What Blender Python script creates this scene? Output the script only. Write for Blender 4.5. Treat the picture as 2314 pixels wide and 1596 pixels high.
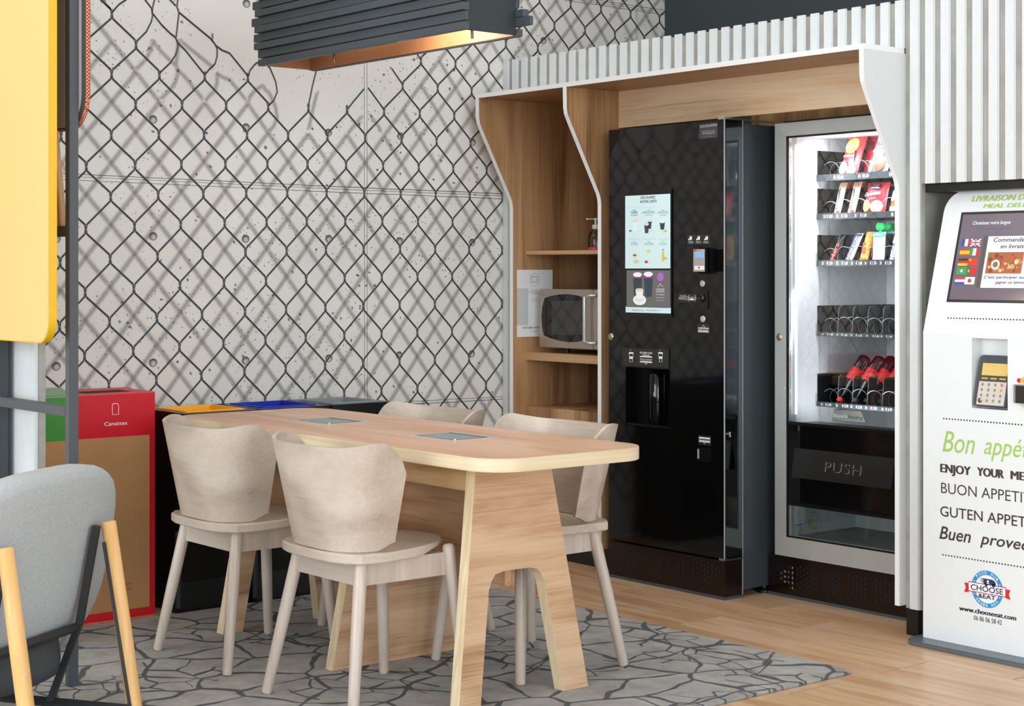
import bpy, bmesh, math, random
from mathutils import Vector, Matrix
random.seed(7)
for o in list(bpy.data.objects): bpy.data.objects.remove(o)
SC = bpy.context.scene
COL = SC.collection
PI = math.pi

# ------------------------------------------------------------------ camera, light, exposure
CAMH, FPX, CX, CY = 1.25, 3820.4, 1157.0, 613.4
YAW = math.atan2(5828.06 - 1157, FPX)
FW = Vector((math.cos(YAW), math.sin(YAW), 0)); RT = Vector((math.sin(YAW), -math.cos(YAW), 0)); UP = Vector((0, 0, 1))
CAM = Vector((0, 0, CAMH))
cd = bpy.data.cameras.new('camera'); cam = bpy.data.objects.new('camera', cd); COL.objects.link(cam)
cam.location = CAM
cam.rotation_euler = (PI/2, 0, YAW - PI/2)
cd.sensor_width = 36.0; cd.lens = 36.0 * FPX / 2314.0
cd.shift_x = 0.0; cd.shift_y = -(798.0 - CY) / 2314.0
cd.clip_start = 0.05
SC.camera = cam
W = bpy.data.worlds.new('world'); SC.world = W; W.use_nodes = True
wn = W.node_tree; wn.nodes.clear()
wo = wn.nodes.new('ShaderNodeOutputWorld'); wb = wn.nodes.new('ShaderNodeBackground')
wb.inputs[0].default_value = (0.87, 0.935, 1.0, 1); wb.inputs[1].default_value = 1.35
wn.links.new(wb.outputs[0], wo.inputs[0])
def area(name, loc, target, sx, sy, power, col=(1, 1, 1)):
    d = bpy.data.lights.new(name, 'AREA'); d.shape = 'RECTANGLE'; d.size = sx; d.size_y = sy; d.energy = power; d.color = col
    o = bpy.data.objects.new(name, d); COL.objects.link(o); o.location = loc
    o.rotation_euler = (Vector(target) - Vector(loc)).to_track_quat('-Z', 'Y').to_euler()
    return o
area('window_light_side', (-6.5, 3.2, 2.3), (3.5, 4.3, 1.0), 8.0, 3.4, 420, (0.86, 0.94, 1.0))
area('window_light_rear', (-1.0, -12.0, 2.6), (3.2, 4.6, 1.2), 14.0, 4.6, 680, (0.86, 0.94, 1.0))
area('overhead_fill', (2.9, 4.1, 3.28), (2.9, 4.1, 0.0), 4.2, 3.2, 36, (0.95, 0.98, 1.0))  # added fill without a visible lamp, brightens table, floor and mural
SC.view_settings.view_transform = 'Standard'; SC.view_settings.look = 'None'
SC.view_settings.gamma = 1.0; SC.view_settings.use_curve_mapping = False
SC.view_settings.exposure = 0.27

# ------------------------------------------------------------------ pixel helpers (a pixel gives a direction, the plane gives the distance)
def ray(x, y): return FW + RT * ((x - CX) / FPX) - UP * ((y - CY) / FPX)
def onZ(x, y, z=0.0): d = ray(x, y); return CAM + d * ((z - CAMH) / d.z)
def onX(x, y, X): d = ray(x, y); return CAM + d * (X / d.x)
def onY(x, y, Y): d = ray(x, y); return CAM + d * (Y / d.y)

# ------------------------------------------------------------------ materials
def lin(c):
    if isinstance(c, str):
        c = tuple(int(c[i:i+2], 16) / 255 for i in (0, 2, 4))
    return tuple((v / 12.92 if v <= 0.04045 else ((v + 0.055) / 1.055) ** 2.4) for v in c) + (1.0,)
MATS = {}
def newmat(name):
    m = bpy.data.materials.new(name); m.use_nodes = True; nt = m.node_tree; nt.nodes.clear()
    out = nt.nodes.new('ShaderNodeOutputMaterial'); b = nt.nodes.new('ShaderNodeBsdfPrincipled')
    nt.links.new(b.outputs[0], out.inputs[0]); return m, nt, b, out
def mat(name, col, rough=0.5, metal=0.0, spec=0.5, var=0.04, scale=30.0, bump=0.0, emit=0.0, coat=0.0):
    """plain surface with a faint procedural mottling"""
    if name in MATS: return MATS[name]
    m, nt, b, out = newmat(name); c = lin(col)
    tc = nt.nodes.new('ShaderNodeTexCoord'); n = nt.nodes.new('ShaderNodeTexNoise'); n.inputs['Scale'].default_value = scale; n.inputs['Detail'].default_value = 4
    nt.links.new(tc.outputs['Object'], n.inputs['Vector'])
    r = nt.nodes.new('ShaderNodeValToRGB'); e = r.color_ramp.elements
    e[0].position = 0.3; e[1].position = 0.7
    e[0].color = tuple(v * (1 - var) for v in c[:3]) + (1,); e[1].color = tuple(min(1, v * (1 + var)) for v in c[:3]) + (1,)
    nt.links.new(n.outputs['Fac'], r.inputs['Fac']); nt.links.new(r.outputs[0], b.inputs['Base Color'])
    b.inputs['Roughness'].default_value = rough; b.inputs['Metallic'].default_value = metal
    b.inputs['Specular IOR Level'].default_value = spec
    if coat: b.inputs['Coat Weight'].default_value = coat; b.inputs['Coat Roughness'].default_value = 0.05
    if emit:
        nt.links.new(r.outputs[0], b.inputs['Emission Color']); b.inputs['Emission Strength'].default_value = emit
    if bump:
        bp = nt.nodes.new('ShaderNodeBump'); bp.inputs['Strength'].default_value = bump; bp.inputs['Distance'].default_value = 0.002
        nt.links.new(n.outputs['Fac'], bp.inputs['Height']); nt.links.new(bp.outputs[0], b.inputs['Normal'])
    MATS[name] = m; return m
def wood(name, cols, grain='X', rough=0.42, s=1.0, dist=1.2, fine=0.25, along=0.9, across=9.0, perobj=0.0):
    """veneer: noise stretched along the grain axis, plus fine streaks"""
    if name in MATS: return MATS[name]
    m, nt, b, out = newmat(name); L = nt.links
    tc = nt.nodes.new('ShaderNodeTexCoord'); src = tc.outputs['Object']
    if perobj:
        oi = nt.nodes.new('ShaderNodeObjectInfo'); cm = nt.nodes.new('ShaderNodeCombineXYZ'); mu = nt.nodes.new('ShaderNodeMath'); mu.operation = 'MULTIPLY'; mu.inputs[1].default_value = 37.0
        L.new(oi.outputs['Random'], mu.inputs[0]); [L.new(mu.outputs[0], cm.inputs[i]) for i in range(3)]
        ad = nt.nodes.new('ShaderNodeVectorMath'); ad.operation = 'ADD'; L.new(src, ad.inputs[0]); L.new(cm.outputs[0], ad.inputs[1]); src = ad.outputs[0]
    def noise(al, ac, det, di):
        mp = nt.nodes.new('ShaderNodeMapping'); sc = [ac * s] * 3; 
        for ax_ in grain: sc['XYZ'.index(ax_)] = al * s
        mp.inputs['Scale'].default_value = sc; L.new(src, mp.inputs['Vector'])
        n = nt.nodes.new('ShaderNodeTexNoise'); n.inputs['Scale'].default_value = 1.0; n.inputs['Detail'].default_value = det; n.inputs['Distortion'].default_value = di
        L.new(mp.outputs[0], n.inputs['Vector']); return n.outputs['Fac']
    a = noise(along, across, 6, dist); f = noise(along * 3, across * 22, 3, 0.3)
    mx = nt.nodes.new('ShaderNodeMix'); mx.data_type = 'FLOAT'; mx.inputs[0].default_value = fine
    L.new(a, mx.inputs[2]); L.new(f, mx.inputs[3])
    r = nt.nodes.new('ShaderNodeValToRGB'); cr = r.color_ramp
    pos = [0.36, 0.45, 0.53, 0.64] if len(cols) == 4 else [0.32 + 0.36 * i / (len(cols) - 1) for i in range(len(cols))]
    while len(cr.elements) < len(cols): cr.elements.new(0.5)
    for i, c in enumerate(cols): cr.elements[i].position = pos[i]; cr.elements[i].color = lin(c)
    L.new(mx.outputs[0], r.inputs['Fac'])
    colout = r.outputs[0]
    if perobj:
        hs = nt.nodes.new('ShaderNodeHueSaturation'); mr = nt.nodes.new('ShaderNodeMapRange')
        mr.inputs['To Min'].default_value = 1 - perobj; mr.inputs['To Max'].default_value = 1 + perobj
        L.new(oi.outputs['Random'], mr.inputs['Value']); L.new(mr.outputs[0], hs.inputs['Value']); L.new(colout, hs.inputs['Color']); colout = hs.outputs[0]
    L.new(colout, b.inputs['Base Color']); b.inputs['Roughness'].default_value = rough
    bp = nt.nodes.new('ShaderNodeBump'); bp.inputs['Strength'].default_value = 0.05; bp.inputs['Distance'].default_value = 0.001
    L.new(f, bp.inputs['Height']); L.new(bp.outputs[0], b.inputs['Normal'])
    MATS[name] = m; return m
def glass(name, tint=(1, 1, 1), refl=1.0, rough=0.0, base=0.04):
    if name in MATS: return MATS[name]
    m = bpy.data.materials.new(name); m.use_nodes = True; nt = m.node_tree; nt.nodes.clear(); L = nt.links
    out = nt.nodes.new('ShaderNodeOutputMaterial'); t = nt.nodes.new('ShaderNodeBsdfTransparent'); g = nt.nodes.new('ShaderNodeBsdfGlossy')
    t.inputs[0].default_value = tint + (1,); g.inputs['Roughness'].default_value = rough
    lw = nt.nodes.new('ShaderNodeFresnel'); lw.inputs[0].default_value = 1.45
    mu = nt.nodes.new('ShaderNodeMath'); mu.operation = 'MULTIPLY'; mu.inputs[1].default_value = refl; L.new(lw.outputs[0], mu.inputs[0])
    mx = nt.nodes.new('ShaderNodeMixShader'); L.new(mu.outputs[0], mx.inputs[0]); L.new(t.outputs[0], mx.inputs[1]); L.new(g.outputs[0], mx.inputs[2])
    L.new(mx.outputs[0], out.inputs[0]); MATS[name] = m; return m
def concrete_print():
    """printed wallpaper of pitted concrete"""
    m, nt, b, out = newmat('mural_concrete'); L = nt.links
    g = nt.nodes.new('ShaderNodeTexCoord'); o = g.outputs['Object']
    def noise(sc, det, ro=0.5):
        n = nt.nodes.new('ShaderNodeTexNoise'); n.inputs['Scale'].default_value = sc; n.inputs['Detail'].default_value = det; n.inputs['Roughness'].default_value = ro
        L.new(o, n.inputs['Vector']); return n.outputs['Fac']
    def ramp(src, stops):
        r = nt.nodes.new('ShaderNodeValToRGB'); cr = r.color_ramp
        while len(cr.elements) < len(stops): cr.elements.new(0.5)
        for i, (p, c) in enumerate(stops): cr.elements[i].position = p; cr.elements[i].color = c if len(c) == 4 else tuple(c) + (1,)
        L.new(src, r.inputs['Fac']); return r.outputs[0]
    base = ramp(noise(1.6, 5, 0.6), [(0.3, lin('d8d5ce')), (0.5, lin('e0dcd6')), (0.7, lin('e7e4df'))])
    def pits(scale, lo, hi, mscale, mlo, mhi):
        v = nt.nodes.new('ShaderNodeTexVoronoi'); v.inputs['Scale'].default_value = scale; v.inputs['Randomness'].default_value = 1.0
        wv = nt.nodes.new('ShaderNodeVectorMath'); wv.operation = 'ADD'
        nn = nt.nodes.new('ShaderNodeTexNoise'); nn.inputs['Scale'].default_value = scale * 1.4; L.new(o, nn.inputs['Vector'])
        sc = nt.nodes.new('ShaderNodeVectorMath'); sc.operation = 'SCALE'; sc.inputs['Scale'].default_value = 0.5 / scale; L.new(nn.outputs['Color'], sc.inputs[0])
        L.new(o, wv.inputs[0]); L.new(sc.outputs[0], wv.inputs[1]); L.new(wv.outputs[0], v.inputs['Vector'])
        d = ramp(v.outputs['Distance'], [(lo, (1, 1, 1)), (hi, (0, 0, 0))])
        sep = nt.nodes.new('ShaderNodeSeparateColor'); L.new(v.outputs['Color'], sep.inputs[0])
        sel = nt.nodes.new('ShaderNodeMath'); sel.operation = 'GREATER_THAN'; sel.inputs[1].default_value = 0.45; L.new(sep.outputs[0], sel.inputs[0])
        k = ramp(noise(mscale, 3), [(mlo, (0, 0, 0)), (mhi, (1, 1, 1))])
        m1 = nt.nodes.new('ShaderNodeMath'); m1.operation = 'MULTIPLY'; L.new(d, m1.inputs[0]); L.new(k, m1.inputs[1])
        m2 = nt.nodes.new('ShaderNodeMath'); m2.operation = 'MULTIPLY'; L.new(m1.outputs[0], m2.inputs[0]); L.new(sel.outputs[0], m2.inputs[1]); return m2.outputs[0]
    p1 = pits(24, 0.10, 0.16, 2.2, 0.42, 0.52); p2 = pits(62, 0.15, 0.26, 2.6, 0.48, 0.56); p3 = pits(13, 0.06, 0.09, 5, 0.4, 0.5)
    cur = base
    for p, a in ((p1, 0.85), (p2, 0.7), (p3, 0.85)):
        mx = nt.nodes.new('ShaderNodeMix'); mx.data_type = 'RGBA'; mx.inputs[7].default_value = lin('3c3c3c')
        mm = nt.nodes.new('ShaderNodeMath'); mm.operation = 'MULTIPLY'; mm.inputs[1].default_value = a; L.new(p, mm.inputs[0])
        L.new(mm.outputs[0], mx.inputs[0]); L.new(cur, mx.inputs[6]); cur = mx.outputs[2]
    L.new(cur, b.inputs['Base Color']); b.inputs['Roughness'].default_value = 0.7; b.inputs['Specular IOR Level'].default_value = 0.25
    MATS['mural_concrete'] = m; return m
def soft_ink(name, col, amax):
    """printed soft line: opacity from the 'ink' attribute"""
    m = bpy.data.materials.new(name); m.use_nodes = True; nt = m.node_tree; nt.nodes.clear(); L = nt.links
    out = nt.nodes.new('ShaderNodeOutputMaterial'); t = nt.nodes.new('ShaderNodeBsdfTransparent'); d = nt.nodes.new('ShaderNodeBsdfDiffuse')
    d.inputs[0].default_value = lin(col); at = nt.nodes.new('ShaderNodeAttribute'); at.attribute_name = 'ink'
    sm = nt.nodes.new('ShaderNodeMapRange'); sm.interpolation_type = 'SMOOTHSTEP'; sm.inputs['To Max'].default_value = amax; L.new(at.outputs['Fac'], sm.inputs['Value'])
    mx = nt.nodes.new('ShaderNodeMixShader'); L.new(sm.outputs[0], mx.inputs[0]); L.new(t.outputs[0], mx.inputs[1]); L.new(d.outputs[0], mx.inputs[2])
    L.new(mx.outputs[0], out.inputs[0]); MATS[name] = m; return m
def rug_mat():
    m, nt, b, out = newmat('rug_flagstone'); L = nt.links
    tc = nt.nodes.new('ShaderNodeTexCoord'); o = tc.outputs['Object']
    wn_ = nt.nodes.new('ShaderNodeTexNoise'); wn_.inputs['Scale'].default_value = 3.2; wn_.inputs['Detail'].default_value = 2; L.new(o, wn_.inputs['Vector'])
    sc = nt.nodes.new('ShaderNodeVectorMath'); sc.operation = 'SCALE'; sc.inputs['Scale'].default_value = 0.16; L.new(wn_.outputs['Color'], sc.inputs[0])
    ad = nt.nodes.new('ShaderNodeVectorMath'); ad.operation = 'ADD'; L.new(o, ad.inputs[0]); L.new(sc.outputs[0], ad.inputs[1])
    mp = nt.nodes.new('ShaderNodeMapping'); mp.inputs['Scale'].default_value = (4.2, 5.2, 0.0); L.new(ad.outputs[0], mp.inputs['Vector'])
    mq = nt.nodes.new('ShaderNodeMapping'); mq.inputs['Scale'].default_value = (9.5, 7.0, 0.0); mq.inputs['Rotation'].default_value = (0, 0, 0.5); L.new(ad.outputs[0], mq.inputs['Vector'])
    vf = nt.nodes.new('ShaderNodeTexVoronoi'); vf.voronoi_dimensions = '2D'; vf.feature = 'DISTANCE_TO_EDGE'; vf.inputs['Scale'].default_value = 1.0; L.new(mq.outputs[0], vf.inputs['Vector'])
    mk_ = nt.nodes.new('ShaderNodeTexNoise'); mk_.inputs['Scale'].default_value = 2.3; mk_.inputs['Detail'].default_value = 0; L.new(o, mk_.inputs['Vector'])
    mr_ = nt.nodes.new('ShaderNodeMapRange'); mr_.inputs['From Min'].default_value = 0.52; mr_.inputs['From Max'].default_value = 0.56; mr_.inputs['To Min'].default_value = 1.0; mr_.inputs['To Max'].default_value = 0.0; L.new(mk_.outputs['Fac'], mr_.inputs['Value'])
    av = nt.nodes.new('ShaderNodeMath'); av.operation = 'ADD'; L.new(vf.outputs['Distance'], av.inputs[0]); L.new(mr_.outputs[0], av.inputs[1])
    mn = nt.nodes.new('ShaderNodeMath'); mn.operation = 'MINIMUM'; L.new(av.outputs[0], mn.inputs[1])
    v = nt.nodes.new('ShaderNodeTexVoronoi'); v.voronoi_dimensions = '2D'; v.feature = 'DISTANCE_TO_EDGE'; v.inputs['Scale'].default_value = 1.0; L.new(mp.outputs[0], v.inputs['Vector'])
    vc = nt.nodes.new('ShaderNodeTexVoronoi'); vc.voronoi_dimensions = '2D'; vc.inputs['Scale'].default_value = 1.0; L.new(mp.outputs[0], vc.inputs['Vector'])
    vary = nt.nodes.new('ShaderNodeTexNoise'); vary.inputs['Scale'].default_value = 7; L.new(o, vary.inputs['Vector'])
    th = nt.nodes.new('ShaderNodeMapRange'); th.inputs['From Min'].default_value = 0.35; th.inputs['From Max'].default_value = 0.65; th.inputs['To Min'].default_value = 0.014; th.inputs['To Max'].default_value = 0.05; L.new(vary.outputs['Fac'], th.inputs['Value'])
    df = nt.nodes.new('ShaderNodeMath'); df.operation = 'SUBTRACT'; L.new(v.outputs['Distance'], mn.inputs[0]); L.new(mn.outputs[0], df.inputs[0]); L.new(th.outputs[0], df.inputs[1])
    ln = nt.nodes.new('ShaderNodeMapRange'); ln.inputs['From Min'].default_value = -0.006; ln.inputs['From Max'].default_value = 0.016; L.new(df.outputs[0], ln.inputs['Value'])
    n2 = nt.nodes.new('ShaderNodeTexNoise'); n2.inputs['Scale'].default_value = 9; n2.inputs['Detail'].default_value = 5; n2.inputs['Roughness'].default_value = 0.7; L.new(o, n2.inputs['Vector'])
    r = nt.nodes.new('ShaderNodeValToRGB'); r.color_ramp.elements[0].position = 0.3; r.color_ramp.elements[0].color = lin('96938e'); r.color_ramp.elements[1].position = 0.72; r.color_ramp.elements[1].color = lin('bcb9b3')
    L.new(n2.outputs['Fac'], r.inputs['Fac'])
    mx = nt.nodes.new('ShaderNodeMix'); mx.data_type = 'RGBA'; mx.inputs[6].default_value = lin('5d5f63'); L.new(ln.outputs[0], mx.inputs[0]); L.new(r.outputs[0], mx.inputs[7])
    L.new(mx.outputs[2], b.inputs['Base Color']); b.inputs['Roughness'].default_value = 0.95; b.inputs['Specular IOR Level'].default_value = 0.1
    n3 = nt.nodes.new('ShaderNodeTexNoise'); n3.inputs['Scale'].default_value = 420; n3.inputs['Detail'].default_value = 2; L.new(o, n3.inputs['Vector'])
    bp = nt.nodes.new('ShaderNodeBump'); bp.inputs['Strength'].default_value = 0.5; bp.inputs['Distance'].default_value = 0.003; L.new(n3.outputs['Fac'], bp.inputs['Height']); L.new(bp.outputs[0], b.inputs['Normal'])
    MATS['rug'] = m; return m
def checker_mat(name, c1, c2, scale, rough=0.9):
    m, nt, b, out = newmat(name); tc = nt.nodes.new('ShaderNodeTexCoord'); ck = nt.nodes.new('ShaderNodeTexChecker')
    ck.inputs['Scale'].default_value = scale; ck.inputs[1].default_value = lin(c1); ck.inputs[2].default_value = lin(c2)
    nt.links.new(tc.outputs['Object'], ck.inputs['Vector']); nt.links.new(ck.outputs[0], b.inputs['Base Color']); b.inputs['Roughness'].default_value = rough
    MATS[name] = m; return m

white = mat('white_laminate', 'eff0ef', 0.35, var=0.01)
slatwhite = mat('slat_white', 'dadddd', 0.5, var=0.02)
conc = mat('concrete_board', 'a3a199', 0.8, var=0.16, scale=9, bump=0.2)
darkgrey = mat('wall_dark_grey', '3b4347', 0.6, var=0.04, scale=3)
lampgrey = mat('lamp_grey', '444b4f', 0.45, var=0.05, scale=5)
black = mat('gloss_black', '0b0a0a', 0.06, var=0.0, spec=0.5)
blackm = mat('satin_black', '121213', 0.35, var=0.03)
blackp = mat('plastic_black', '0e0e0f', 0.25, var=0.02)
alu = mat('brushed_alu', 'b9bcba', 0.40, metal=0.2, var=0.03, scale=8)
chrome = mat('chrome', 'd0d0d0', 0.15, metal=1.0, var=0.02)
steel = mat('stainless', 'b6a99b', 0.32, metal=0.8, var=0.06, scale=6)
metalgrey = mat('frame_grey', '4a4d50', 0.45, var=0.03)
tableW = wood('table_oak', ['c69676', 'd1a584', 'dab193', 'e0bca1'], 'Y', 0.35, s=1.0, along=0.8, across=7.0)
panelX = wood('panel_oak_x', ['9f7856', 'bf9772', 'cca784', 'd4b291'], 'X', 0.45, along=1.2, across=9.0)
panelY = wood('panel_oak_y', ['946c4a', 'b58b65', 'c69d77', 'd0aa85'], 'Y', 0.45, along=1.2, across=9.0)
edgeW = wood('oak_edge', ['d3bd96', 'dfcba8', 'e6d5b6'], 'XY', 0.45, along=1.5, across=45.0)
edgeX = wood('oak_edge_x', ['d6bd93', 'e2cca5', 'e9d7b4'], 'X', 0.45, along=1.5, across=40.0)
edgeZ = wood('oak_edge_z', ['d6bd93', 'e2cca5', 'efdfc0'], 'Z', 0.45, along=1.5, across=40.0)
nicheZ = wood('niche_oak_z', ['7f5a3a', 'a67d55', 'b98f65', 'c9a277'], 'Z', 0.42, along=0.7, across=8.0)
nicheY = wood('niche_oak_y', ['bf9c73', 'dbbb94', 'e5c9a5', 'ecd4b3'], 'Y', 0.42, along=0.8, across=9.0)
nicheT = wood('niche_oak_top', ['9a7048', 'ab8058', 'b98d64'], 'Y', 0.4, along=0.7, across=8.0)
shelfW = wood('shelf_oak', ['b08960', 'c39a6e', 'd0a97d'], 'Y', 0.42, along=0.7, across=20.0)
chairW = wood('chair_beech', ['a8978a', 'b8a898', 'c3b4a4', 'cec0b2'], 'Y', 0.35, along=2.0, across=5.0, fine=0.2, dist=0.8)
legW = wood('chair_leg_beech', ['b6a698', 'c5b5a7', 'd1c3b6'], 'Z', 0.35, along=1.0, across=24.0)
floorW = wood('floor_oak', ['c0936b', 'cea47c', 'd8b28c', 'dfbe9d'], 'Y', 0.30, along=1.2, across=11.0, fine=0.3, perobj=0.05)
grout = mat('grout', '40352c', 0.8)
legoak = wood('lounge_oak', ['dda864', 'e8b876', 'efc486'], 'Z', 0.4, along=1.2, across=26.0)
fabric = mat('grey_fabric', 'b5b8b8', 0.95, spec=0.1, var=0.10, scale=160, bump=0.35)
fabricd = mat('dark_fabric', '4b4c4e', 0.95, spec=0.1, var=0.10, scale=160, bump=0.35)
yellow = mat('yellow_paint', 'e8b41a', 0.35, var=0.02)
yellowface = mat('yellow_lit_face', 'e2bf76', 0.3, var=0.02, scale=2)  # paler than the board's edge: window light on the face is in the colour
tan = mat('tan_leather', 'cfa47c', 0.7, var=0.06)
hound = checker_mat('houndstooth', '8a2f22', 'e09a72', 190)
kraft = mat('kraft_card', 'bd8c5c', 0.85, var=0.05, scale=8)
redcard = mat('red_card', 'd40a1e', 0.45, var=0.03)
greencard = mat('green_card', '3f8f33', 0.5, var=0.03)
pinkcard = mat('pale_red_card', 'd4565a', 0.6, var=0.05)
palegreen = mat('pale_green_card', '8fae86', 0.6, var=0.05)
inkw = mat('ink_white', 'f2f2f2', 0.6, var=0.0)
inkk = mat('ink_black', '1c1a1a', 0.6, var=0.0)
inkbrown = mat('ink_brown', '41342f', 0.6, var=0.0)
inkgreen = mat('ink_green', 'a4c95c', 0.6, var=0.0)
inkred = mat('ink_red', 'c32a2a', 0.6, var=0.0)
inkgrey = mat('ink_grey', '7f8486', 0.6, var=0.0)
paper = mat('paper', 'f2f4f4', 0.5, var=0.01)
kioskw = mat('kiosk_white', 'e9ecec', 0.35, var=0.01)
def flat(col, rough=0.5, emit=0.0):
    if emit < 1: emit *= 0.15
    return mat('c_%s_%d_%d' % (col, int(rough * 100), int(emit * 1000)), col, rough, var=0.0, emit=emit)

# ------------------------------------------------------------------ mesh helpers
OFF = Vector((0, 0, 0))
def thing(name, label, cat, loc=(0, 0, 0), rotz=0.0, group=None, kind=None):
    o = bpy.data.objects.new(name, None); COL.objects.link(o); o.empty_display_size = 0.1
    o.location = loc; o.rotation_euler = (0, 0, rotz); tag(o, label, cat, group, kind); return o
def tag(o, label=None, cat=None, group=None, kind=None):
    if label: o['label'] = label
    if cat: o['category'] = cat
    if group: o['group'] = group
    if kind: o['kind'] = kind
    return o
def begin(t):
    global OFF
    OFF = Vector(t.location) if t is not None else Vector((0, 0, 0)); return t
def mk(name, verts, faces, m, parent=None, smooth=False, label=None, kind=None, angle=40):
    used = sorted({i for f in faces for i in f})
    if len(used) < len(verts):
        rm = {a: b for b, a in enumerate(used)}; verts = [verts[i] for i in used]; faces = [tuple(rm[i] for i in f) for f in faces]
    me = bpy.data.meshes.new(name)
    vs = [Vector(v) - OFF for v in verts] if parent is not None else [Vector(v) for v in verts]
    org = Vector((0, 0, 0))
    if parent is None and vs:
        lo = Vector((min(v.x for v in vs), min(v.y for v in vs), min(v.z for v in vs))); hi = Vector((max(v.x for v in vs), max(v.y for v in vs), max(v.z for v in vs)))
        org = Vector(((lo.x + hi.x) / 2, (lo.y + hi.y) / 2, lo.z)); vs = [v - org for v in vs]
    me.from_pydata([tuple(v) for v in vs], [], faces)
    return _fin(me, name, m, parent, smooth, label, kind, angle, org)
def _fin(me, name, m, parent, smooth, label, kind, angle, org=Vector((0, 0, 0))):
    bm = bmesh.new(); bm.from_mesh(me); bmesh.ops.recalc_face_normals(bm, faces=bm.faces); bm.to_mesh(me); bm.free()
    if smooth:
        for p in me.polygons: p.use_smooth = True
        me.set_sharp_from_angle(angle=math.radians(angle))
    me.materials.append(m)
    o = bpy.data.objects.new(name, me); COL.objects.link(o); o.location = org
    if parent is not None: o.parent = parent
    if label: o['label'] = label
    if kind: o['kind'] = kind
    return o
class G:
    """collects geometry for ONE mesh object"""
    def __init__(s): s.v = []; s.f = []
    def add(s, v, f):
        n = len(s.v); s.v += [tuple(p) for p in v]; s.f += [tuple(i + n for i in q) for q in f]; return s
    def box(s, x0, x1, y0, y1, z0, z1):
        return s.add([(x0,y0,z0),(x1,y0,z0),(x1,y1,z0),(x0,y1,z0),(x0,y0,z1),(x1,y0,z1),(x1,y1,z1),(x0,y1,z1)],
                     [(0,3,2,1),(4,5,6,7),(0,1,5,4),(1,2,6,5),(2,3,7,6),(3,0,4,7)])
    def prism(s, poly, axis, a0, a1):
        n = len(poly)
        def P(p, a): return {'X': (a, p[0], p[1]), 'Y': (p[0], a, p[1]), 'Z': (p[0], p[1], a)}[axis]
        return s.add([P(p, a0) for p in poly] + [P(p, a1) for p in poly],
                     [tuple(range(n)), tuple(range(2*n-1, n-1, -1))] + [(i, (i+1) % n, n + (i+1) % n, n + i) for i in range(n)])
    def tube(s, pts, r, seg=8, closed=False, cap=True):
        pts = [Vector(p) for p in pts]; n = len(pts); rs = r if isinstance(r, (list, tuple)) else [r] * n
        vs = []; fs = []; prev = None
        for i, p in enumerate(pts):
            a = pts[(i - 1) % n] if (closed or i > 0) else p; b = pts[(i + 1) % n] if (closed or i < n - 1) else p
            t = (b - a).normalized()
            if prev is None:
                up = Vector((0, 0, 1)) if abs(t.z) < 0.9 else Vector((1, 0, 0)); u = t.cross(up).normalized()
            else: u = (prev - t * prev.dot(t)).normalized()
            prev = u; w = t.cross(u)
            vs += [p + (u * math.cos(k * 2*PI/seg) + w * math.sin(k * 2*PI/seg)) * rs[i] for k in range(seg)]
        m = n if closed else n - 1
        for i in range(m):
            j = (i + 1) % n
            fs += [(i*seg + k, i*seg + (k+1) % seg, j*seg + (k+1) % seg, j*seg + k) for k in range(seg)]
        if cap and not closed: fs += [tuple(range(seg))[::-1], tuple((n-1)*seg + k for k in range(seg))]
        return s.add(vs, fs)
    def lathe(s, prof, c=(0, 0, 0), seg=20, M=None):
        vs = []; fs = []; n = len(prof); c = Vector(c)
        for k in range(seg):
            a = 2*PI*k/seg
            for r, z in prof:
                p = Vector((r*math.cos(a), r*math.sin(a), z)); p = (M @ p) if M is not None else p; vs.append(p + c)
        for k in range(seg):
            q = (k+1) % seg
            fs += [(k*n+i, q*n+i, q*n+i+1, k*n+i+1) for i in range(n-1)]
        if prof[0][0] > 1e-6: fs.append(tuple(k*n for k in range(seg))[::-1])
        if prof[-1][0] > 1e-6: fs.append(tuple(k*n+n-1 for k in range(seg)))
        return s.add(vs, fs)
    def plate(s, ys, zs, holes, x0, x1):
        """plate normal to X between x0 and x1, gridded by ys / zs, cells (i,j) in holes left open"""
        ny, nz = len(ys), len(zs); solid = lambda i, j: 0 <= i < ny-1 and 0 <= j < nz-1 and (i, j) not in holes
        vs = []; idx = {}
        for k, x in enumerate((x0, x1)):
            for i in range(ny):
                for j in range(nz): idx[k, i, j] = len(vs); vs.append((x, ys[i], zs[j]))
        fs = []
        for i in range(ny-1):
            for j in range(nz-1):
                if not solid(i, j): continue
                fs.append((idx[0,i,j], idx[0,i,j+1], idx[0,i+1,j+1], idx[0,i+1,j])); fs.append((idx[1,i,j], idx[1,i+1,j], idx[1,i+1,j+1], idx[1,i,j+1]))
                for (a, b, c_, d) in (((i-1,j),(i,j),(i,j+1),0), ((i+1,j),(i+1,j),(i+1,j+1),0), ((i,j-1),(i,j),(i+1,j),0), ((i,j+1),(i,j+1),(i+1,j+1),0)):
                    if not solid(*a): fs.append((idx[(0,)+b], idx[(1,)+b], idx[(1,)+c_], idx[(0,)+c_]))
        return s.add(vs, fs)
    def strip(s, pts, w, n):
        """flat ribbon of width w along pts lying in the plane with normal n"""
        pts = [Vector(p) for p in pts]; n = Vector(n); vs = []
        for i, p in enumerate(pts):
            t = (pts[min(i+1, len(pts)-1)] - pts[max(i-1, 0)]).normalized(); q = n.cross(t).normalized() * (w/2); vs += [p + q, p - q]
        return s.add(vs, [(2*i, 2*i+1, 2*i+3, 2*i+2) for i in range(len(pts)-1)])
    def poly(s, pts): return s.add(pts, [tuple(range(len(pts)))])
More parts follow.
